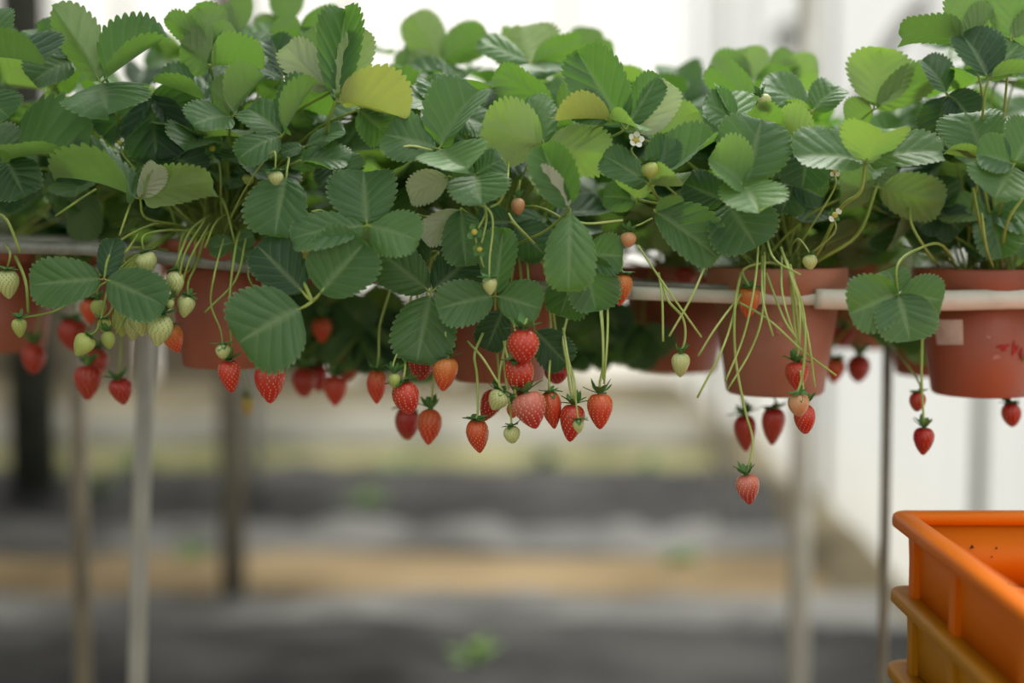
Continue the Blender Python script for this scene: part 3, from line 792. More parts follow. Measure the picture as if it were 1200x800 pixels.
leaf('B3', (882, 92), 0.22, [(876, 54, 60, 178, 18, 0.2, 0.0, 'leaf_light'), (832, 76, 40, 150, 20, 0.2, 0.0), (926, 100, 40, 150, 20, 0.2, 0.0)])
leaf('B3', (906, 92), 0.26, [(960, 84, 44, 150, 20, 0.3, 0.0, 'leaf_light'), (930, 62, 40, 170, 20, 0.2, 0.0)])
leaf('F3', (892, 128), 0.12, [(832, 76, 40, 150, 20, 0.2, 0.0), (940, 150, 40, 140, 20, 0.2, 0.0), (890, 170, 50, 150, 20, 0.2, 0.0, 'leaf_light')])
leaf('F3', (952, 130), 0.06, [(892, 98, 46, 45, 20, 0.3, 0.0), (914, 140, 34, 140, 20, 0.3, 0.0, 'leaf_light'), (985, 100, 40, 60, 20, 0.3, 0.0)])
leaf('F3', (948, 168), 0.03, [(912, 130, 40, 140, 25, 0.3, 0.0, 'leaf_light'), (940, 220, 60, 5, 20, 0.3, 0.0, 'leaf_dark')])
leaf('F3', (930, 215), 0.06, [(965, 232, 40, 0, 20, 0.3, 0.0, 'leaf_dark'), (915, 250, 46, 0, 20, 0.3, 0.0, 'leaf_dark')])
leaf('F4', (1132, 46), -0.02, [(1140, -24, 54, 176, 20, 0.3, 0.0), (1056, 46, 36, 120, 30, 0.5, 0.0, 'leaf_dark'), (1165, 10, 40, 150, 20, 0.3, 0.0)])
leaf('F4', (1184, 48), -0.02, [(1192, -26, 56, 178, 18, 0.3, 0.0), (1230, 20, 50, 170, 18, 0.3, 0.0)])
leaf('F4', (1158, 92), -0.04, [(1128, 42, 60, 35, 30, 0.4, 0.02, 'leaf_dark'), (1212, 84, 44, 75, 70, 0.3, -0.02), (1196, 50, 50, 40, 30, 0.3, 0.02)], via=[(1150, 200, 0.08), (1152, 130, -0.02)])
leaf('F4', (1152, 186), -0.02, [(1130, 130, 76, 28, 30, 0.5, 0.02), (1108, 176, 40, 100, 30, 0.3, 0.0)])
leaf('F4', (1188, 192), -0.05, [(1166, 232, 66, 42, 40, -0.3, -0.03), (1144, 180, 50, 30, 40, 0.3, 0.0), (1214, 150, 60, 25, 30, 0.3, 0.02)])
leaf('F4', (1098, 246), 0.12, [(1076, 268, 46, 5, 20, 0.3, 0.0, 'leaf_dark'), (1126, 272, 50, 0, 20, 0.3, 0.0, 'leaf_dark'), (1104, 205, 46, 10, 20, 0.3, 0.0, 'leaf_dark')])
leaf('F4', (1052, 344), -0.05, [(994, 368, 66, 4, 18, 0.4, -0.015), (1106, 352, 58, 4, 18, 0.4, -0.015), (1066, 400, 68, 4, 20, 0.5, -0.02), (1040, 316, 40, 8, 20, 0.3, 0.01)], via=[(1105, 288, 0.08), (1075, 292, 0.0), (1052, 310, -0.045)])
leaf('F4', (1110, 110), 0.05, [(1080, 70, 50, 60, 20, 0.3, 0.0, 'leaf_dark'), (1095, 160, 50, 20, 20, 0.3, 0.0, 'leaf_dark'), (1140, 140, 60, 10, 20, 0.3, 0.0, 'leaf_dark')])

# ---- the rest of the foliage: leaves farther back in each plant
VAR = []
for i in range(14):
    rs = random.Random(900 + i)
    VAR.append({m: leaflet_mesh(0.070, 0.070 * rs.uniform(0.85, 1.05), rs.uniform(15, 60), rs.uniform(0.1, 0.6), rs.uniform(-0.02, 0.05), rs.uniform(0.02, 0.06), 900 + i, rs.uniform(-.1, .1), m)
                for m in (('leaf', 'leaf_light') if i % 2 else ('leaf', 'leaf_dark'))})


def to_px(p):
    v = p - CAM; d = v.dot(FWD)
    return 600 + FPX * v.dot(RGT) / d, 400 - FPX * v.dot(UPV) / d, d


def skyline(px):
    """upper edge of the foliage in the photograph"""
    pts = [(-200, 10), (0, 40), (60, 40), (110, 60), (190, 60), (220, 25), (300, 12), (400, 30), (440, 95), (480, 60), (520, 40), (570, 70), (640, 50), (700, 60), (760, 95), (850, 78), (960, 90), (985, 130), (1050, 110), (1090, 70), (1140, 20), (1400, 0)]
    for (a, b), (c, d) in zip(pts, pts[1:]):
        if a <= px <= c:
            return b + (d - b) * (px - a) / (c - a)
    return 40


def fill(key, n, seed, dmin, spread=1.0, elev=(25, 85), rl=(0.10, 0.23)):
    rs = random.Random(seed); root = PL[key]; c = Vector(root.location); made = 0; tries = 0
    while made < n and tries < 400:
        tries += 1
        az = rs.uniform(0, 2 * math.pi); el = math.radians(rs.uniform(*elev)); ln = rs.uniform(*rl)
        j = c + Vector((math.cos(az) * math.cos(el) * ln * spread, math.sin(az) * math.cos(el) * ln * 0.8, math.sin(el) * ln))
        x, y, d = to_px(j)
        if d < dmin or y < skyline(x) + 35:
            continue
        c0_ = c + Vector((rs.uniform(-0.03, 0.03), rs.uniform(-0.03, 0.03), 0))
        dv = j - c0_
        st = add_stalk(key, [c0_, c0_ + Vector((dv.x * 0.25, dv.y * 0.25, dv.z * 0.5)), c0_ + Vector((dv.x * 0.7, dv.y * 0.7, dv.z * 0.9)), j], 0.0016, n=4)
        out = Vector((math.cos(az), math.sin(az), rs.uniform(-0.6, 0.5))).normalized()
        nr = (ZUP + out * 0.5 + Vector((rs.uniform(-.5, .5), rs.uniform(-.5, .5), 0))).normalized()
        for k_ in (-1, 0, 1):
            ax = Matrix.Rotation(math.radians(72 * k_ + rs.uniform(-12, 12)), 3, nr) @ (out - nr * out.dot(nr)).normalized()
            ax = (ax + Vector((0, 0, rs.uniform(-0.25, 0.3)))).normalized()
            v = rs.choice(VAR); me = v[rs.choice(list(v))]
            o = place_leaflet(st, j + ax * 0.003, j + ax * 0.07, nr, me)
            s = rs.uniform(0.75, 1.15); o.matrix_basis = o.matrix_basis @ Matrix.Scale(s, 4)
        made += 1


for i, (k_, n_, dm) in enumerate((('F1', 14, 1.63), ('F2', 16, 1.63), ('F3', 13, 1.66), ('F4', 15, 1.63), ('B0', 22, 1.70), ('B1', 26, 1.70), ('B2', 28, 1.70), ('B3', 26, 1.74), ('B4', 24, 1.74), ('C0', 14, 1.9), ('C1', 18, 1.9), ('C2', 20, 1.9), ('C3', 20, 1.9), ('C4', 20, 1.9), ('C5', 22, 1.9), ('C6', 14, 1.9))):
    fill(k_, n_, 40 + i, dm, 1.25 if k_[0] != 'F' else 1.1, (8, 85) if k_[0] != 'F' else (20, 85))
# leaves standing between the picked-out ones, in the depth of the front and middle rows
rs = random.Random(4242)
for gx in range(-30, 1240, 46):
    for gy in range(0, 6):
        y0 = skyline(gx) + 30 + gy * 40 + rs.uniform(-15, 15); x0 = gx + rs.uniform(-20, 20)
        if y0 > 262 or (gy > 2 and rs.random() < 0.35):
            continue
        d_ = rs.uniform(1.66, 1.80) if gy % 2 else rs.uniform(1.80, 2.0)
        j = P(x0, y0, d_); row = 'F' if d_ < 1.80 else 'B'
        k_ = min((q for q in PL if q[0] == row), key=lambda q: abs(PL[q].location.x - j.x) + 0.3 * rs.random() * 0.2)
        c = Vector(PL[k_].location) + Vector((rs.uniform(-.03, .03), rs.uniform(-.03, .03), 0)); dv = j - c
        st = add_stalk(k_, [c, c + Vector((dv.x * 0.25, dv.y * 0.25, dv.z * 0.5)), c + Vector((dv.x * 0.7, dv.y * 0.7, dv.z * 0.92)), j], 0.0016, n=4)
        az = rs.uniform(0, 6.28); out = Vector((math.cos(az), math.sin(az) * 0.6, rs.uniform(-0.3, 0.8))).normalized()
        nr = Vector((rs.uniform(-.5, .5), rs.uniform(-1.0, 0.5), 0.9)).normalized()
        for s_ in (-1, 0, 1):
            ax = Matrix.Rotation(math.radians(75 * s_ + rs.uniform(-12, 12)), 3, nr) @ (out - nr * out.dot(nr)).normalized()
            v = rs.choice(VAR); me = v[rs.choice(list(v))]
            o = place_leaflet(st, j + ax * 0.003, j + ax * 0.07, nr, me)
            o.matrix_basis = o.matrix_basis @ Matrix.Scale(rs.uniform(0.75, 1.1), 4)
# leaves of the back row that hang below the rails, dim and blurred
for i, (k_, n_) in enumerate((('B2', 15), ('B1', 0), ('B3', 5), ('B4', 4))):
    rs = random.Random(70 + i); c = Vector(PL[k_].location)
    for q in range(n_):
        j = c + Vector((rs.uniform(-0.29, -0.06) if k_ == 'B2' else rs.uniform(-0.15, -0.05) if k_ == 'B3' else rs.uniform(-0.11, 0.13), -0.09 + rs.uniform(-0.03, 0.02), rs.uniform(-0.10, -0.005)))
        st = add_stalk(k_, [c, c + Vector(((j.x - c.x) * 0.5, (j.y - c.y) * 0.6, 0.04)), j + Vector((0, -0.005, 0.03)), j], 0.0016, n=4)
        for s_ in (-1, 0, 1):
            v = rs.choice(VAR); me = v[rs.choice(list(v))]
            ax = Vector((0.8 * s_ + rs.uniform(-.2, .2), -0.1, -0.8)).normalized()
            o = place_leaflet(st, j + ax * 0.003, j + ax * 0.07, Vector((rs.uniform(-.3, .3), -1, 0.35)), me)
            o.matrix_basis = o.matrix_basis @ Matrix.Scale(rs.uniform(0.6, 0.9), 4)

# ------------------------------------------------------------------ strawberries
def seeds_on(shape):
    pw, ex, rows = shape
    out = []
    for i in range(rows):
        t = 0.10 + 0.82 * (i + 0.5) / rows
        r = 0.5 * math.sin(math.pi * t ** pw) ** ex
        n = max(3, int(round(2 * math.pi * r / 0.215)))
        for k_ in range(n):
            out.append((t, 2 * math.pi * (k_ + 0.5 * (i % 2) + 0.13 * i) / n))
    return out


SHAPES = {'cone': (0.60, 0.63, 10), 'round': (0.76, 0.55, 9), 'long': (0.68, 0.68, 11)}
BM = {}


def berry_meshes(shape, ripe):
    if (shape, ripe) in BM:
        return BM[(shape, ripe)]
    pw, ex, rows = SHAPES[shape]
    nu, nv = 48, 40
    sd_ = seeds_on(SHAPES[shape])

    def pos(t, a, off=0.0):
        r = 0.5 * max(0, math.sin(math.pi * min(1, t) ** pw)) ** ex + off
        return np.array((r * math.cos(a) * (1 + 0.05 * math.cos(2 * a + 0.6)), r * math.sin(a), -t + 0.06 * max(0, 0.12 - t) / 0.12 * 0))
    ts = np.concatenate([np.linspace(0, 0.12, 7)[:-1], np.linspace(0.12, 1, nv - 6)])
    pts = np.array([[pos(t, 2 * math.pi * k_ / nu) for k_ in range(nu)] for t in ts])
    sp = np.array([pos(t, a) for t, a in sd_])
    flat = pts.reshape(-1, 3)
    d2 = ((flat[:, None, :] - sp[None]) ** 2).sum(-1).min(1)
    dim = np.exp(-d2 / (2 * 0.045 ** 2)) * 0.030
    rad = flat.copy(); rad[:, 2] = (flat[:, 2] + 0.42) * 0.5
    rad /= np.maximum(np.linalg.norm(rad, axis=1, keepdims=True), 1e-6)
    flat = flat - rad * dim[:, None]
    mb = MB()
    mb.add([tuple(v) for v in flat], [((i) * nu + k_, (i + 1) * nu + k_, (i + 1) * nu + (k_ + 1) % nu, i * nu + (k_ + 1) % nu) for i in range(len(ts) - 1) for k_ in range(nu)])
    body = mb.mesh('flesh'); body.materials.append(RIPE[ripe][0])
    mb = MB()
    for t, a in sd_:
        p = pos(t, a); n = np.array((p[0], p[1], (p[2] + 0.42) * 0.5)); n = n / np.linalg.norm(n)
        p = p - n * 0.018
        up = np.array((0, 0, 1.0)); up = up - n * up.dot(n); up /= max(1e-6, np.linalg.norm(up)); sd2 = np.cross(n, up)
        q = [p + up * 0.036, p + sd2 * 0.022, p - up * 0.034, p - sd2 * 0.022, p + n * 0.020, p - n * 0.016]
        mb.add(q, [(0, 1, 4), (1, 2, 4), (2, 3, 4), (3, 0, 4), (1, 0, 5), (2, 1, 5), (3, 2, 5), (0, 3, 5)])
    seeds = mb.mesh('seeds'); seeds.materials.append(M[RIPE[ripe][1]])
    BM[(shape, ripe)] = (body, seeds)
    return body, seeds


def calyx_mesh(seed, lift):
    rs = random.Random(seed); mb = MB()
    n = 8
    for k_ in range(n):
        a = 2 * math.pi * k_ / n + rs.uniform(-.15, .15); L_ = rs.uniform(0.42, 0.62); w = rs.uniform(0.11, 0.16)
        el = math.radians(lift + rs.uniform(-22, 22)); bend = rs.uniform(-0.5, 0.6)
        ca, sa = math.cos(a), math.sin(a); vv = []
        for i in range(6):
            u = i / 5; e = el + bend * u
            r = 0.05 + L_ * u * math.cos(el + bend * u * 0.5); z = 0.01 + L_ * u * math.sin(el + bend * u * 0.5)
            ww = w * (math.sin(math.pi * (0.22 + 0.78 * u)) ** 0.8 if u < 1 else 0.0)
            for s_ in (-1, 0, 1):
                vv.append((r * ca - s_ * ww * sa, r * sa + s_ * ww * ca, z + (0.03 if s_ else 0)))
        ff = []
        for i in range(5):
            b_ = i * 3
            ff += [(b_, b_ + 3, b_ + 4, b_ + 1), (b_ + 1, b_ + 4, b_ + 5, b_ + 2)]
        mb.add(vv, ff)
    mb.tube([(0, 0, -0.02), (0, 0, 0.06)], [0.13, 0.05], 8)
    me = mb.mesh('calyx'); me.materials.append(M['sepal'])
    return me


CAL = [calyx_mesh(50 + i, l) for i, l in enumerate((5, 25, -15, 40))]
NB = [0]


def berry(cx, top, bot, w, ripe, tilt, dep, label, shape='cone', stalk=None, key=None, cal=None, small=False, name='strawberry'):
    """cx, top, bot, w in pixels; tilt = degrees the tip swings to the right; stalk = pixel path from the calyx upward"""
    d = FOCUS + dep; i = NB[0]; NB[0] += 1
    rs = random.Random(i * 13 + 5)
    h = (bot - top) * d / FPX; ww = w * d / FPX
    tr = math.radians(tilt)
    hx = math.sin(tr) * (bot - top) * 0.5
    tp = P(cx - hx, top, d)
    root = empty(name, tp, label, 'strawberry' if name == 'strawberry' else 'flower', None)
    rz = rs.uniform(0, 6.28)
    rot = Matrix.Rotation(-tr, 4, 'Y') @ Matrix.Rotation(rs.uniform(-0.15, 0.25), 4, 'X')
    root.rotation_euler = rot.to_euler()
    full = Matrix.Translation(tp) @ rot
    body, seeds = berry_meshes(shape, ripe)
    for nm, me in (('flesh', body), ('seeds', seeds)):
        o = link(nm, me, None, root); o.scale = (ww * rs.uniform(0.98, 1.04), ww * rs.uniform(0.9, 1.0), h); o.rotation_euler = (0, 0, rz)
        if nm == 'seeds': o['kind'] = 'stuff'
    o = link('calyx', CAL[i % 4] if cal is None else CAL[cal], None, root)
    cs = min(max(ww * 1.1, 0.020), 0.036) * (1.15 if small else 1.0); o.scale = (cs, cs, cs); o.rotation_euler = (0, 0, rs.uniform(0, 6))
    # stalk
    if key is None:
        best = min(PL, key=lambda q: (POTS[q][1] - tp).xy.length + (0.0 if (q[0] == 'F') == (dep < 0.25) else 0.3))
    else:
        best = key
    c = POTS[best][1]
    if stalk is None and cx < 200 and 355 < top < 400 and dep < 0.1:
        stalk = [(cx * 0.6 + 58, top - 12, dep + 0.02), (cx * 0.2 + 118, 318, 0.07), (210, 268, 0.14)]
    if stalk:
        pts = [tp] + [P(s_[0], s_[1], FOCUS + (s_[2] if len(s_) > 2 else dep)) for s_ in stalk]
    else:
        rim_y = c.y - 0.088
        e = c + Vector((rs.uniform(-0.03, 0.03), -0.03, 0.0))
        xr = c.x + max(-0.10, min(0.10, (tp.x - c.x) * 0.8))
        ztop = c.z + rs.uniform(0.005, 0.03)
        if tp.z > c.z - 0.02:
            pts = [tp, tp + Vector((rs.uniform(-.008, .008), 0.004, 0.02)), tp.lerp(e, 0.5) + Vector((0, 0, 0.025)), e]
        else:
            pts = [tp, tp + Vector((rs.uniform(-.004, .004), 0.006, 0.015)), Vector((tp.x * 0.6 + xr * 0.4 + rs.uniform(-.01, .01), (tp.y * 0.15 + rim_y * 0.85), tp.z * 0.5 + ztop * 0.5)), Vector((xr, rim_y, ztop)), e]
    inv = full.inverted()
    q = spline([inv @ p for p in pts], 5)
    r0 = 0.0009 if small else 0.00125
    mb = MB(); mb.tube(q, [r0 * (1 + 0.4 * k_ / len(q)) for k_ in range(len(q))], 6); mb.build('stalk', M['stalk' if cx < 300 or dep > 0.1 else 'stalk_pale'], root)  # darker stalk colour paints in the dimness at left and farther back
    return root


B = berry
# left: unripe cluster and berries at the left edge
B(8, 316, 351, 25, 'pale', 0, 0.02, 'pale unripe berry touching the left picture edge below the rail', 'long', key='B0')
B(22, 373, 396, 18, 'green', 0, 0.02, 'small green berry hanging alone in front of the shaded left pot', key='B0')
B(97, 393, 421, 24, 'green', -32, -0.01, 'green unripe berry tilted left at the bottom of the left unripe cluster')
B(115, 351, 372, 20, 'green', 0, 0.05, 'dark green unripe berry just below the left leaf pair', 'round')
B(122, 373, 390, 16, 'green', 5, 0.02, 'small round green berry in the middle of the left unripe cluster', 'round')
B(127, 388, 409, 18, 'green', 8, 0.01, 'small green berry above the dried bud in the left unripe cluster', 'round')
B(141, 362, 396, 22, 'green', 0, 0.06, 'shaded green berry half hidden behind the left leaf pair', 'long')
B(154, 372, 401, 20, 'pale', 0, 0.05, 'pale narrow berry behind the biggest unripe berry', 'long')
B(164, 364, 395, 26, 'pale', 12, 0.02, 'pale unripe berry just left of the biggest unripe berry')
B(186, 368, 407, 30, 'pale', -10, -0.02, 'biggest pale green berry of the left cluster with olive seeds', 'long')
B(172, 296, 319, 25, 'pale', 20, 0.0, 'pale unripe berry on the rail above the left leaf pair', 'round')
B(205, 317, 347, 22, 'pale', 0, -0.02, 'pale oval berry with raised sepals at the left edge of the orange pot', 'long', stalk=[(212, 295), (225, 268, 0.03), (250, 250, 0.12)], cal=0)
B(217, 346, 373, 21, 'pale', -12, -0.01, 'pale conical berry just right and below the pale oval berry')
B(199, 350, 362, 11, 'pale', 0, -0.02, 'tiny pale berry beside the pale conical berry', 'round', small=True)
B(203, 382, 415, 27, 'orange', 18, 0.03, 'orange red berry peeping out behind the biggest unripe berry')
B(103, 428, 469, 31, 'dark', 0, 0.20, 'blurred deep red berry below the left unripe cluster', key='B0')
B(113, 408, 440, 28, 'dark', 0, 0.26, 'blurred red berry above and behind the other left red berry', 'round', key='B0')
B(141, 444, 476, 27, 'dark', 8, 0.14, 'dark red berry hanging alone on a thin stalk at left', key='B1', stalk=[(141, 420, 0.14), (143, 380, 0.15), (150, 310, 0.2)])
B(84, 372, 412, 34, 'dark', 0, 0.30, 'blurred large red berry beside the shaded left pot', 'round', key='B0')
B(40, 402, 438, 30, 'dark', 0, 0.34, 'blurred dark red berry under the shaded left pot', 'round', key='B0')
B(105, 350, 380, 24, 'scarlet', 0, 0.2, 'dim scarlet berry behind the left unripe cluster', key='B0')
# under the orange pot
B(269, 422, 461, 28, 'ripe', 5, -0.03, 'ripe red berry directly under a tiny green one at the orange pot', stalk=[(271, 405), (269, 350), (276, 290, 0.0), (282, 270, 0.08)])
B(261, 403, 421, 17, 'pale', 0, -0.045, 'tiny yellow green berry just above a ripe red berry', 'round', stalk=[(258, 385), (247, 355), (252, 318), (262, 280, 0.03)], small=True)
B(316, 426, 473, 36, 'ripe', 0, -0.02, 'large ripe red berry under the big serrated leaf')
B(323, 200, 217, 18, 'pale', 0, -0.05, 'round pale berry sitting at the top of a hanging leaf', 'round', small=True)
B(291, 204, 217, 14, 'green', 0, 0.06, 'small shaded green berry left of the round pale berry', 'round', small=True)
B(361, 284, 314, 26, 'amber', 0, 0.02, 'yellowish amber unripe berry above the leaf junction', 'round')
# blurred berries of the back row, left of the centre
B(356, 430, 466, 30, 'dark', 0, 0.34, 'blurred dark red berry left of the middle blurred pair', 'round', key='B2')
B(372, 428, 462, 26, 'dark', 5, 0.36, 'blurred deep red berry between two blurred berries', key='B2')
B(393, 440, 476, 28, 'ripe', 0, 0.30, 'blurred bright red berry lowest of the left blurred group', key='B2')
B(408, 412, 446, 28, 'dark', 0, 0.36, 'blurred dark red berry above the lowest blurred berry', 'round', key='B2')
B(377, 372, 402, 26, 'scarlet', 0, 0.32, 'blurred scarlet berry right of the big serrated leaf', key='B2')
B(290, 464, 488, 14, 'amber', 0, 0.45, 'faint yellowish blurred berry hanging far below the orange pot', key='B1')
# central cluster
B(441, 433, 474, 25, 'scarlet', 0, 0.10, 'slender orange red berry left of the small green berry', 'long')
B(476, 447, 487, 33, 'ripe', 14, -0.02, 'red berry with a crease tilted right beside a small green berry', 'round')
B(462, 437, 455, 15, 'green', 0, -0.03, 'small green berry touching the sepals of the creased red berry', 'round', small=True)
B(494, 408, 446, 34, 'dark', 0, 0.05, 'deep red berry half hidden under the pointed leaf', 'round')
B(521, 418, 459, 31, 'orange', -6, -0.01, 'orange ripening berry right of the half hidden deep red one', stalk=[(523, 405), (522, 385), (520, 360, 0.04)])
B(477, 476, 517, 29, 'dark', 0, 0.18, 'blurred dark red berry below the creased red berry', 'round')
B(503, 479, 522, 28, 'scarlet', -4, 0.09, 'slightly blurred red berry beside the dark blurred one', 'long')
B(560, 491, 534, 28, 'scarlet', 6, 0.0, 'lowest orange red berry of the central cluster', 'long', stalk=[(560, 480), (559, 440), (556, 415, 0.01), (566, 390, 0.04)])
B(574, 458, 497, 28, 'dark', -25, 0.05, 'deep red tilted berry behind the upper unripe green berry')
B(583, 458, 484, 23, 'pale', -28, -0.03, 'pale green tilted berry in front of the deep red tilted one', 'long')
B(613, 386, 426, 38, 'ripe', -2, -0.05, 'glossy ripe berry with big sepals at the top of the central cluster', 'round', stalk=[(617, 374, -0.035), (621, 362, 0.03), (628, 335, 0.08)], cal=1)
B(609, 420, 467, 36, 'ripe', 4, -0.03, 'red berry right below the glossy topmost berry')
B(622, 460, 504, 38, 'pink', 16, -0.03, 'pinkish misshapen berry covered in pale seeds', 'cone')
B(647, 458, 504, 25, 'scarlet', 8, 0.0, 'narrow red berry squeezed right of the pinkish berry', 'long')
B(601, 472, 490, 14, 'orange', 0, 0.03, 'small orange berry left of the pinkish berry', 'round', small=True)
B(600, 499, 520, 19, 'pale', 5, -0.02, 'whitish green berry below the pinkish berry', 'round')
B(670, 474, 518, 30, 'ripe', -6, 0.0, 'red berry with a small green berry in front of it', stalk=[(668, 455), (664, 425), (660, 395, 0.03), (668, 360, 0.06)])
B(678, 491, 508, 14, 'pale', 4, -0.04, 'tiny green berry hanging in front of a red berry', 'long', stalk=[(675, 470), (673, 445), (666, 420, -0.01), (662, 395, 0.02)], small=True)
B(703, 461, 503, 30, 'scarlet', 0, -0.01, 'red berry hanging alone at the right end of the central cluster', stalk=[(703, 448), (707, 425), (706, 380), (704, 350, 0.03)], cal=1)
B(652, 426, 450, 28, 'dark', 0, 0.06, 'deep red berry half hidden behind the dark leaf in the cluster', 'round')
B(554, 296, 328, 28, 'dark', 0, 0.06, 'deep red berry hidden behind leaves above the central cluster', 'round')
B(574, 325, 346, 17, 'pale', 4, -0.055, 'small green white berry hanging in front of two leaves', 'cone', stalk=[(574, 300), (577, 275), (577, 255), (571, 244), (562, 240)], small=True, cal=2)
B(607, 232, 252, 17, 'blush', 0, 0.05, 'blurred peach coloured berry among stems at the centre', 'round', small=True)
B(727, 320, 359, 28, 'orange', -4, 0.01, 'orange red berry peeping out beside a leaf near the white rail')
B(736, 272, 290, 19, 'blush', 0, 0.0, 'small peach pink berry right of the centre leaves', 'round', stalk=[(742, 266), (752, 262), (764, 256, 0.03)], small=True)
B(804, 312, 336, 28, 'dark', 0, 0.3, 'blurred red berry just above the white rail', 'round', key='B3')
# dusty pot
B(798, 414, 443, 22, 'pale', 0, 0.0, 'pale green berry hanging in front of the dark red back pot', stalk=[(803, 395), (800, 372), (783, 352), (776, 330, 0.05)])
B(878, 336, 374, 26, 'orange', 0, 0.07, 'blurred orange berry on the upper left of the dusty pot')
B(934, 424, 458, 27, 'ripe', 4, 0.06, 'red berry in front of the lower right of the dusty pot', stalk=[(936, 405), (934, 370), (928, 330)])
B(937, 460, 490, 25, 'blush', 10, -0.02, 'pink white berry in front of a red one below the dusty pot', 'round', stalk=[(940, 440), (944, 405), (938, 360), (925, 318), (915, 290, 0.06)])
B(944, 474, 510, 27, 'ripe', 6, 0.02, 'red berry directly below the pink white berry', 'round')
B(877, 556, 592, 27, 'pink', 8, 0.0, 'lowest pinkish berry hanging alone on a long stalk', 'cone', stalk=[(878, 545), (882, 515), (873, 480), (862, 420), (861, 362), (868, 320, 0.05)], cal=3)
B(874, 486, 530, 28, 'dark', 4, 0.22, 'blurred dark red berry left of the pair below the dusty pot', key='B3')
B(907, 478, 524, 27, 'dark', 0, 0.20, 'blurred dark red berry right of the pair below the dusty pot', key='B3')
B(1007, 416, 449, 30, 'dark', 0, 0.36, 'blurred red berry left of the small back pot', 'round', key='B4')
B(979, 420, 450, 26, 'scarlet', 0, 0.36, 'blurred orange red berry touching the dusty pot edge', key='B4')
B(988, 384, 405, 22, 'dark', 0, 0.38, 'dim blurred berry high between the dusty pot and back pot', 'round', key='B4')
B(1076, 459, 483, 20, 'dark', 0, 0.13, 'small dark red berry hanging left of the sticker pot', 'round', key='B4')
B(1083, 501, 534, 25, 'dark', 0, 0.10, 'dark red berry hanging lowest above the orange crate', key='F4', stalk=[(1082, 485), (1080, 440, 0.1), (1082, 380, 0.13), (1090, 330, 0.16)])
B(1186, 472, 501, 23, 'dark', 8, 0.16, 'dark red berry below the right edge pot', 'round', key='F4')
B(949, 298, 316, 18, 'pale', 0, 0.0, 'green white immature berry with open sepals above the thick pipe', 'round', stalk=[(945, 290), (935, 280, 0.05), (925, 290, 0.1)], small=True, cal=2)
B(762, 190, 209, 20, 'green', 6, -0.04, 'green immature berry with white tipped sepals in a leaf bowl', 'round', stalk=[(758, 205, -0.02), (765, 225, 0.03), (780, 250, 0.1)], small=True, cal=0)
B(898, 112, 131, 16, 'pale', 40, 0.0, 'creamy elongated bud lying on the upper right leaves', 'long', stalk=[(892, 112), (886, 125, 0.03), (890, 150, 0.08)], small=True)

# flowers and buds
def flower(px, py, dep, s, label, key, petals=5, face=(0, -1, 0.3), petal_mat='petal'):
    p = P(px, py, FOCUS + dep)
    root = empty('strawberry_flower', p, label, 'flower')
    z = Vector(face).normalized(); x = z.orthogonal().normalized(); y = z.cross(x)
    R_ = Matrix((x, y, z)).transposed()
    root.rotation_euler = R_.to_euler()
    mb = MB()
    prof = [(0.0, 0.0030), (0.0022, 0.0026), (0.0036, 0.0008), (0.0030, -0.0012), (0, -0.0016)]
    mb.lathe([(r * s, z_ * s) for r, z_ in prof], 10); mb.build('centre', M['pistil'], root)
    for k_ in range(petals):
        a = 2 * math.pi * k_ / petals; vv = [(0.002, 0, 0)]
        for i in range(7):
            t = -1 + 2 * i / 6; vv.append((0.0035 + 0.0058 * math.cos(t * 1.25), 0.0040 * math.sin(t * 1.35), 0.0008 + 0.0015 * math.cos(t)))
        ca, sa = math.cos(a), math.sin(a)
        vv = [((u * ca - v * sa) * s, (u * sa + v * ca) * s, w * s) for u, v, w in vv]
        m_ = MB(); m_.add(vv, [(0, i, i + 1) for i in range(1, 7)]); m_.build('petal', M[petal_mat], root)
    cl = link('calyx', CAL[0], None, root); cl.scale = (0.016 * s,) * 3; cl.location = (0, 0, -0.003 * s); cl.rotation_euler = (math.pi * 0, 0, 0.3)
    inv = (Matrix.Translation(p) @ R_.to_4x4()).inverted()
    c = POTS[key][1]
    m_ = MB(); m_.tube(spline([inv @ q for q in (p + Vector((0, 0.003, -0.002)), p + Vector((0.004, 0.02, -0.02)), p.lerp(c, 0.5) + Vector((0, 0.0, -0.01)), c)], 5), 0.0011, 6)
    m_.build('stalk', M['stalk_pale'], root)
    return root


flower(745, 164, -0.02, 1.0, 'small white flower among the leaves right of the centre', 'F3', face=(0.3, -1, 0.3))
flower(978, 200, -0.01, 0.8, 'small white flower left under the arched right leaf', 'F3', 4, (0.3, -1, -0.2))
flower(978, 252, 0.0, 1.0, 'faded yellow green flower head below the arched right leaf', 'F3', 2, (0.2, -1, 0.1))
flower(140, 167, 0.04, 0.7, 'small brown bud beside the dark leaf at left', 'F1', 2, (0.2, -1, 0.1))
flower(249, 174, 0.05, 1.1, 'withered brownish flower in the shade at left', 'F1', 3, (0.0, -1, 0.2), 'sepal')
flower(556, 272, -0.05, 1.0, 'withered bud with green sepals hanging at the centre', 'F2', 3, (-0.2, -1, 0.1), 'sepal')
flower(562, 292, -0.05, 0.9, 'small yellow green bud hanging below the withered centre bud', 'F2', 5, (0.2, -1, -0.4), 'sepal')

# ------------------------------------------------------------------ cut and bare stalks (parts of the plants)
def cut(key, pts, dep=-0.02, r=0.0014):
    add_stalk(key, [P(p[0], p[1], FOCUS + (p[2] if len(p) > 2 else dep)) for p in pts], r, 'stalk' if key in ('F1', 'F4', 'B0') else 'stalk_pale', 'cut_stalk', 5, 0.85)  # outer plants get the darker stalk, their dimness put into the colour


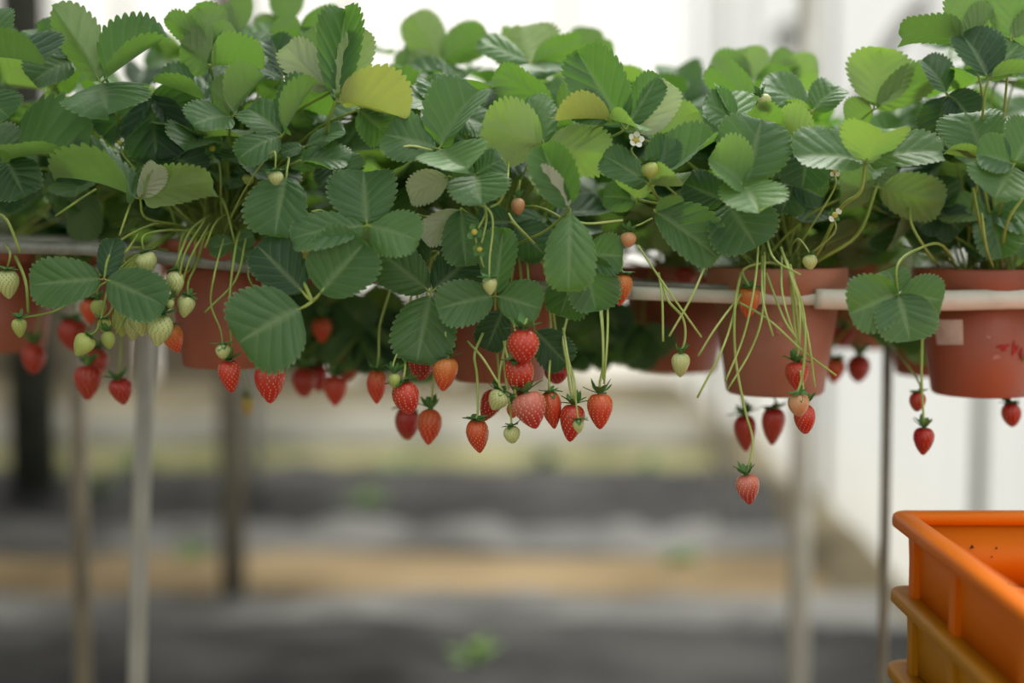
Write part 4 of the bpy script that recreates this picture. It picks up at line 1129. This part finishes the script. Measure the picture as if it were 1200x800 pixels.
for pts in ([(748, 288, 0.06), (776, 330), (822, 395)], [(832, 296, 0.04), (812, 345), (784, 394)], [(772, 320, 0.05), (776, 350), (777, 400)],
            [(868, 345, 0.03), (840, 382), (818, 417)], [(866, 345, 0.03), (848, 405), (817, 466)], [(889, 280, 0.04), (885, 330), (872, 392), (850, 447)],
            [(896, 296, 0.04), (894, 365), (880, 410), (853, 456)], [(893, 300, 0.05), (894, 350), (906, 394)], [(898, 278, 0.05), (908, 304), (938, 322)],
            [(898, 320, 0.05), (918, 372), (936, 400)], [(916, 300, 0.05), (917, 345), (932, 398)], [(918, 300, 0.05), (936, 350), (937, 407)],
            [(862, 352, 0.03), (900, 374), (940, 410), (980, 440)], [(926, 310, 0.05), (946, 390), (955, 454)], [(922, 305, 0.05), (943, 372), (940, 448)]):
    cut('F3', pts)
for pts in ([(700, 340, 0.04), (706, 390), (707, 445)], [(712, 345, 0.04), (712, 390), (708, 450)], [(596, 190, 0.02), (594, 215), (586, 236), (574, 243)],
            [(566, 236, -0.05), (569, 250), (560, 268)], [(568, 240, -0.05), (570, 258), (564, 286)], [(452, 178, -0.03), (480, 171), (506, 176)], [(590, 400, 0.02), (600, 440), (606, 470)],
            [(548, 400, 0.02), (566, 420), (586, 452)], [(660, 385, 0.02), (664, 410), (674, 470)], [(672, 258, -0.03), (690, 262), (730, 258)], [(626, 285, 0.0), (604, 262), (596, 250)]):
    cut('F2', pts, -0.03)
for pts in ([(240, 258, 0.06), (216, 298), (208, 346)], [(288, 280, 0.02), (276, 328), (240, 366)], [(246, 262, 0.06), (224, 300), (214, 330)], [(112, 222, 0.06), (90, 236), (65, 253)],
            [(240, 290, 0.03), (252, 262, 0.05), (266, 250, 0.1)], [(365, 248, -0.03), (378, 247), (388, 259)], [(300, 290, 0.0), (291, 320), (299, 340)], [(156, 230, 0.03), (148, 252), (140, 276)],
            [(162, 274, 0.02), (150, 292), (146, 296)], [(150, 364, 0.02), (142, 380), (136, 392)]):
    cut('F1', pts)
for pts in ([(-10, 248, 0.04), (8, 258), (24, 296)], [(18, 300, 0.06), (30, 330), (33, 366)]):
    cut('B0', pts, 0.0, 0.0019)
for pts in ([(1066, 232, 0.1), (1068, 262), (1085, 292), (1100, 312, 0.15)], [(1140, 220, 0.05), (1148, 260), (1160, 310, 0.12)], [(1200, 230, 0.05), (1180, 262), (1172, 315, 0.12)], [(1150, 250, 0.06), (1156, 290), (1166, 318, 0.12)]):
    cut('F4', pts, 0.06, 0.0018)
# bare inner stems standing in the shade of each plant
for key, n_ in (('F1', 12), ('F2', 6), ('F3', 10), ('F4', 10), ('B0', 6)):
    rs = random.Random(hash_ := sum(map(ord, key))); c = Vector(PL[key].location)
    for q in range(n_):
        a = c + Vector((rs.uniform(-0.05, 0.05), rs.uniform(-0.05, 0.02), -0.005)); tp = c + Vector((rs.uniform(-0.11, 0.11), rs.uniform(-0.10, 0.06), rs.uniform(0.09, 0.17)))
        add_stalk(key, [a, a.lerp(tp, 0.5) + Vector((0, 0, 0.02)), tp], 0.0016, 'stalk', 'stem', 4)

# ------------------------------------------------------------------ small weeds on the beds
def weed(px, py, z, s, label, seed):
    g = G(px, py, z); rs = random.Random(seed)
    root = empty('weed', g, label, 'plant')
    for k_ in range(9):
        a = rs.uniform(0, 6.28); L_ = s * rs.uniform(0.6, 1.1); w = L_ * 0.28; el = rs.uniform(0.3, 1.2)
        vv = []
        for i in range(5):
            u = i / 4; r = L_ * u * math.cos(el); z_ = L_ * u * math.sin(el) - 0.3 * L_ * u * u
            ww = w * math.sin(math.pi * (0.1 + 0.9 * u)) * 0.6
            vv += [(r * math.cos(a) - ww * math.sin(a), r * math.sin(a) + ww * math.cos(a), z_), (r * math.cos(a) + ww * math.sin(a), r * math.sin(a) - ww * math.cos(a), z_)]
        mb_ = MB(); mb_.add(vv, [(2 * i, 2 * i + 1, 2 * i + 3, 2 * i + 2) for i in range(4)]); mb_.build('leaf', M['weed'], root)
    return root


weed(556, 772, 0.13, 0.11, 'small green weed on the nearest black bed at the bottom centre', 1)
weed(795, 658, 0.03, 0.12, 'small green weed at the tan path right of the centre', 2)
weed(428, 592, 0.15, 0.14, 'blurred green weed on the farther dark bed', 3)
weed(292, 560, 0.05, 0.2, 'blurred green weed on the mossy strip at left', 4)
weed(955, 612, 0.05, 0.2, 'blurred green weed by the white wall behind the white post', 5)
weed(115, 578, 0.1, 0.2, 'blurred moss tuft right of the dark timber post', 6)
weed(160, 548, 0.04, 0.22, 'blurred green tuft on the mossy strip left of the pale rack post', 7)
weed(470, 552, 0.04, 0.20, 'blurred green tuft on the mossy strip under the central berries', 8)
weed(640, 545, 0.04, 0.24, 'blurred olive tuft on the mossy strip right of the centre', 9)
weed(760, 556, 0.04, 0.18, 'blurred green tuft on the mossy strip near the white wall', 10)
weed(225, 655, 0.03, 0.13, 'small green tuft at the edge of the tan path left', 11)
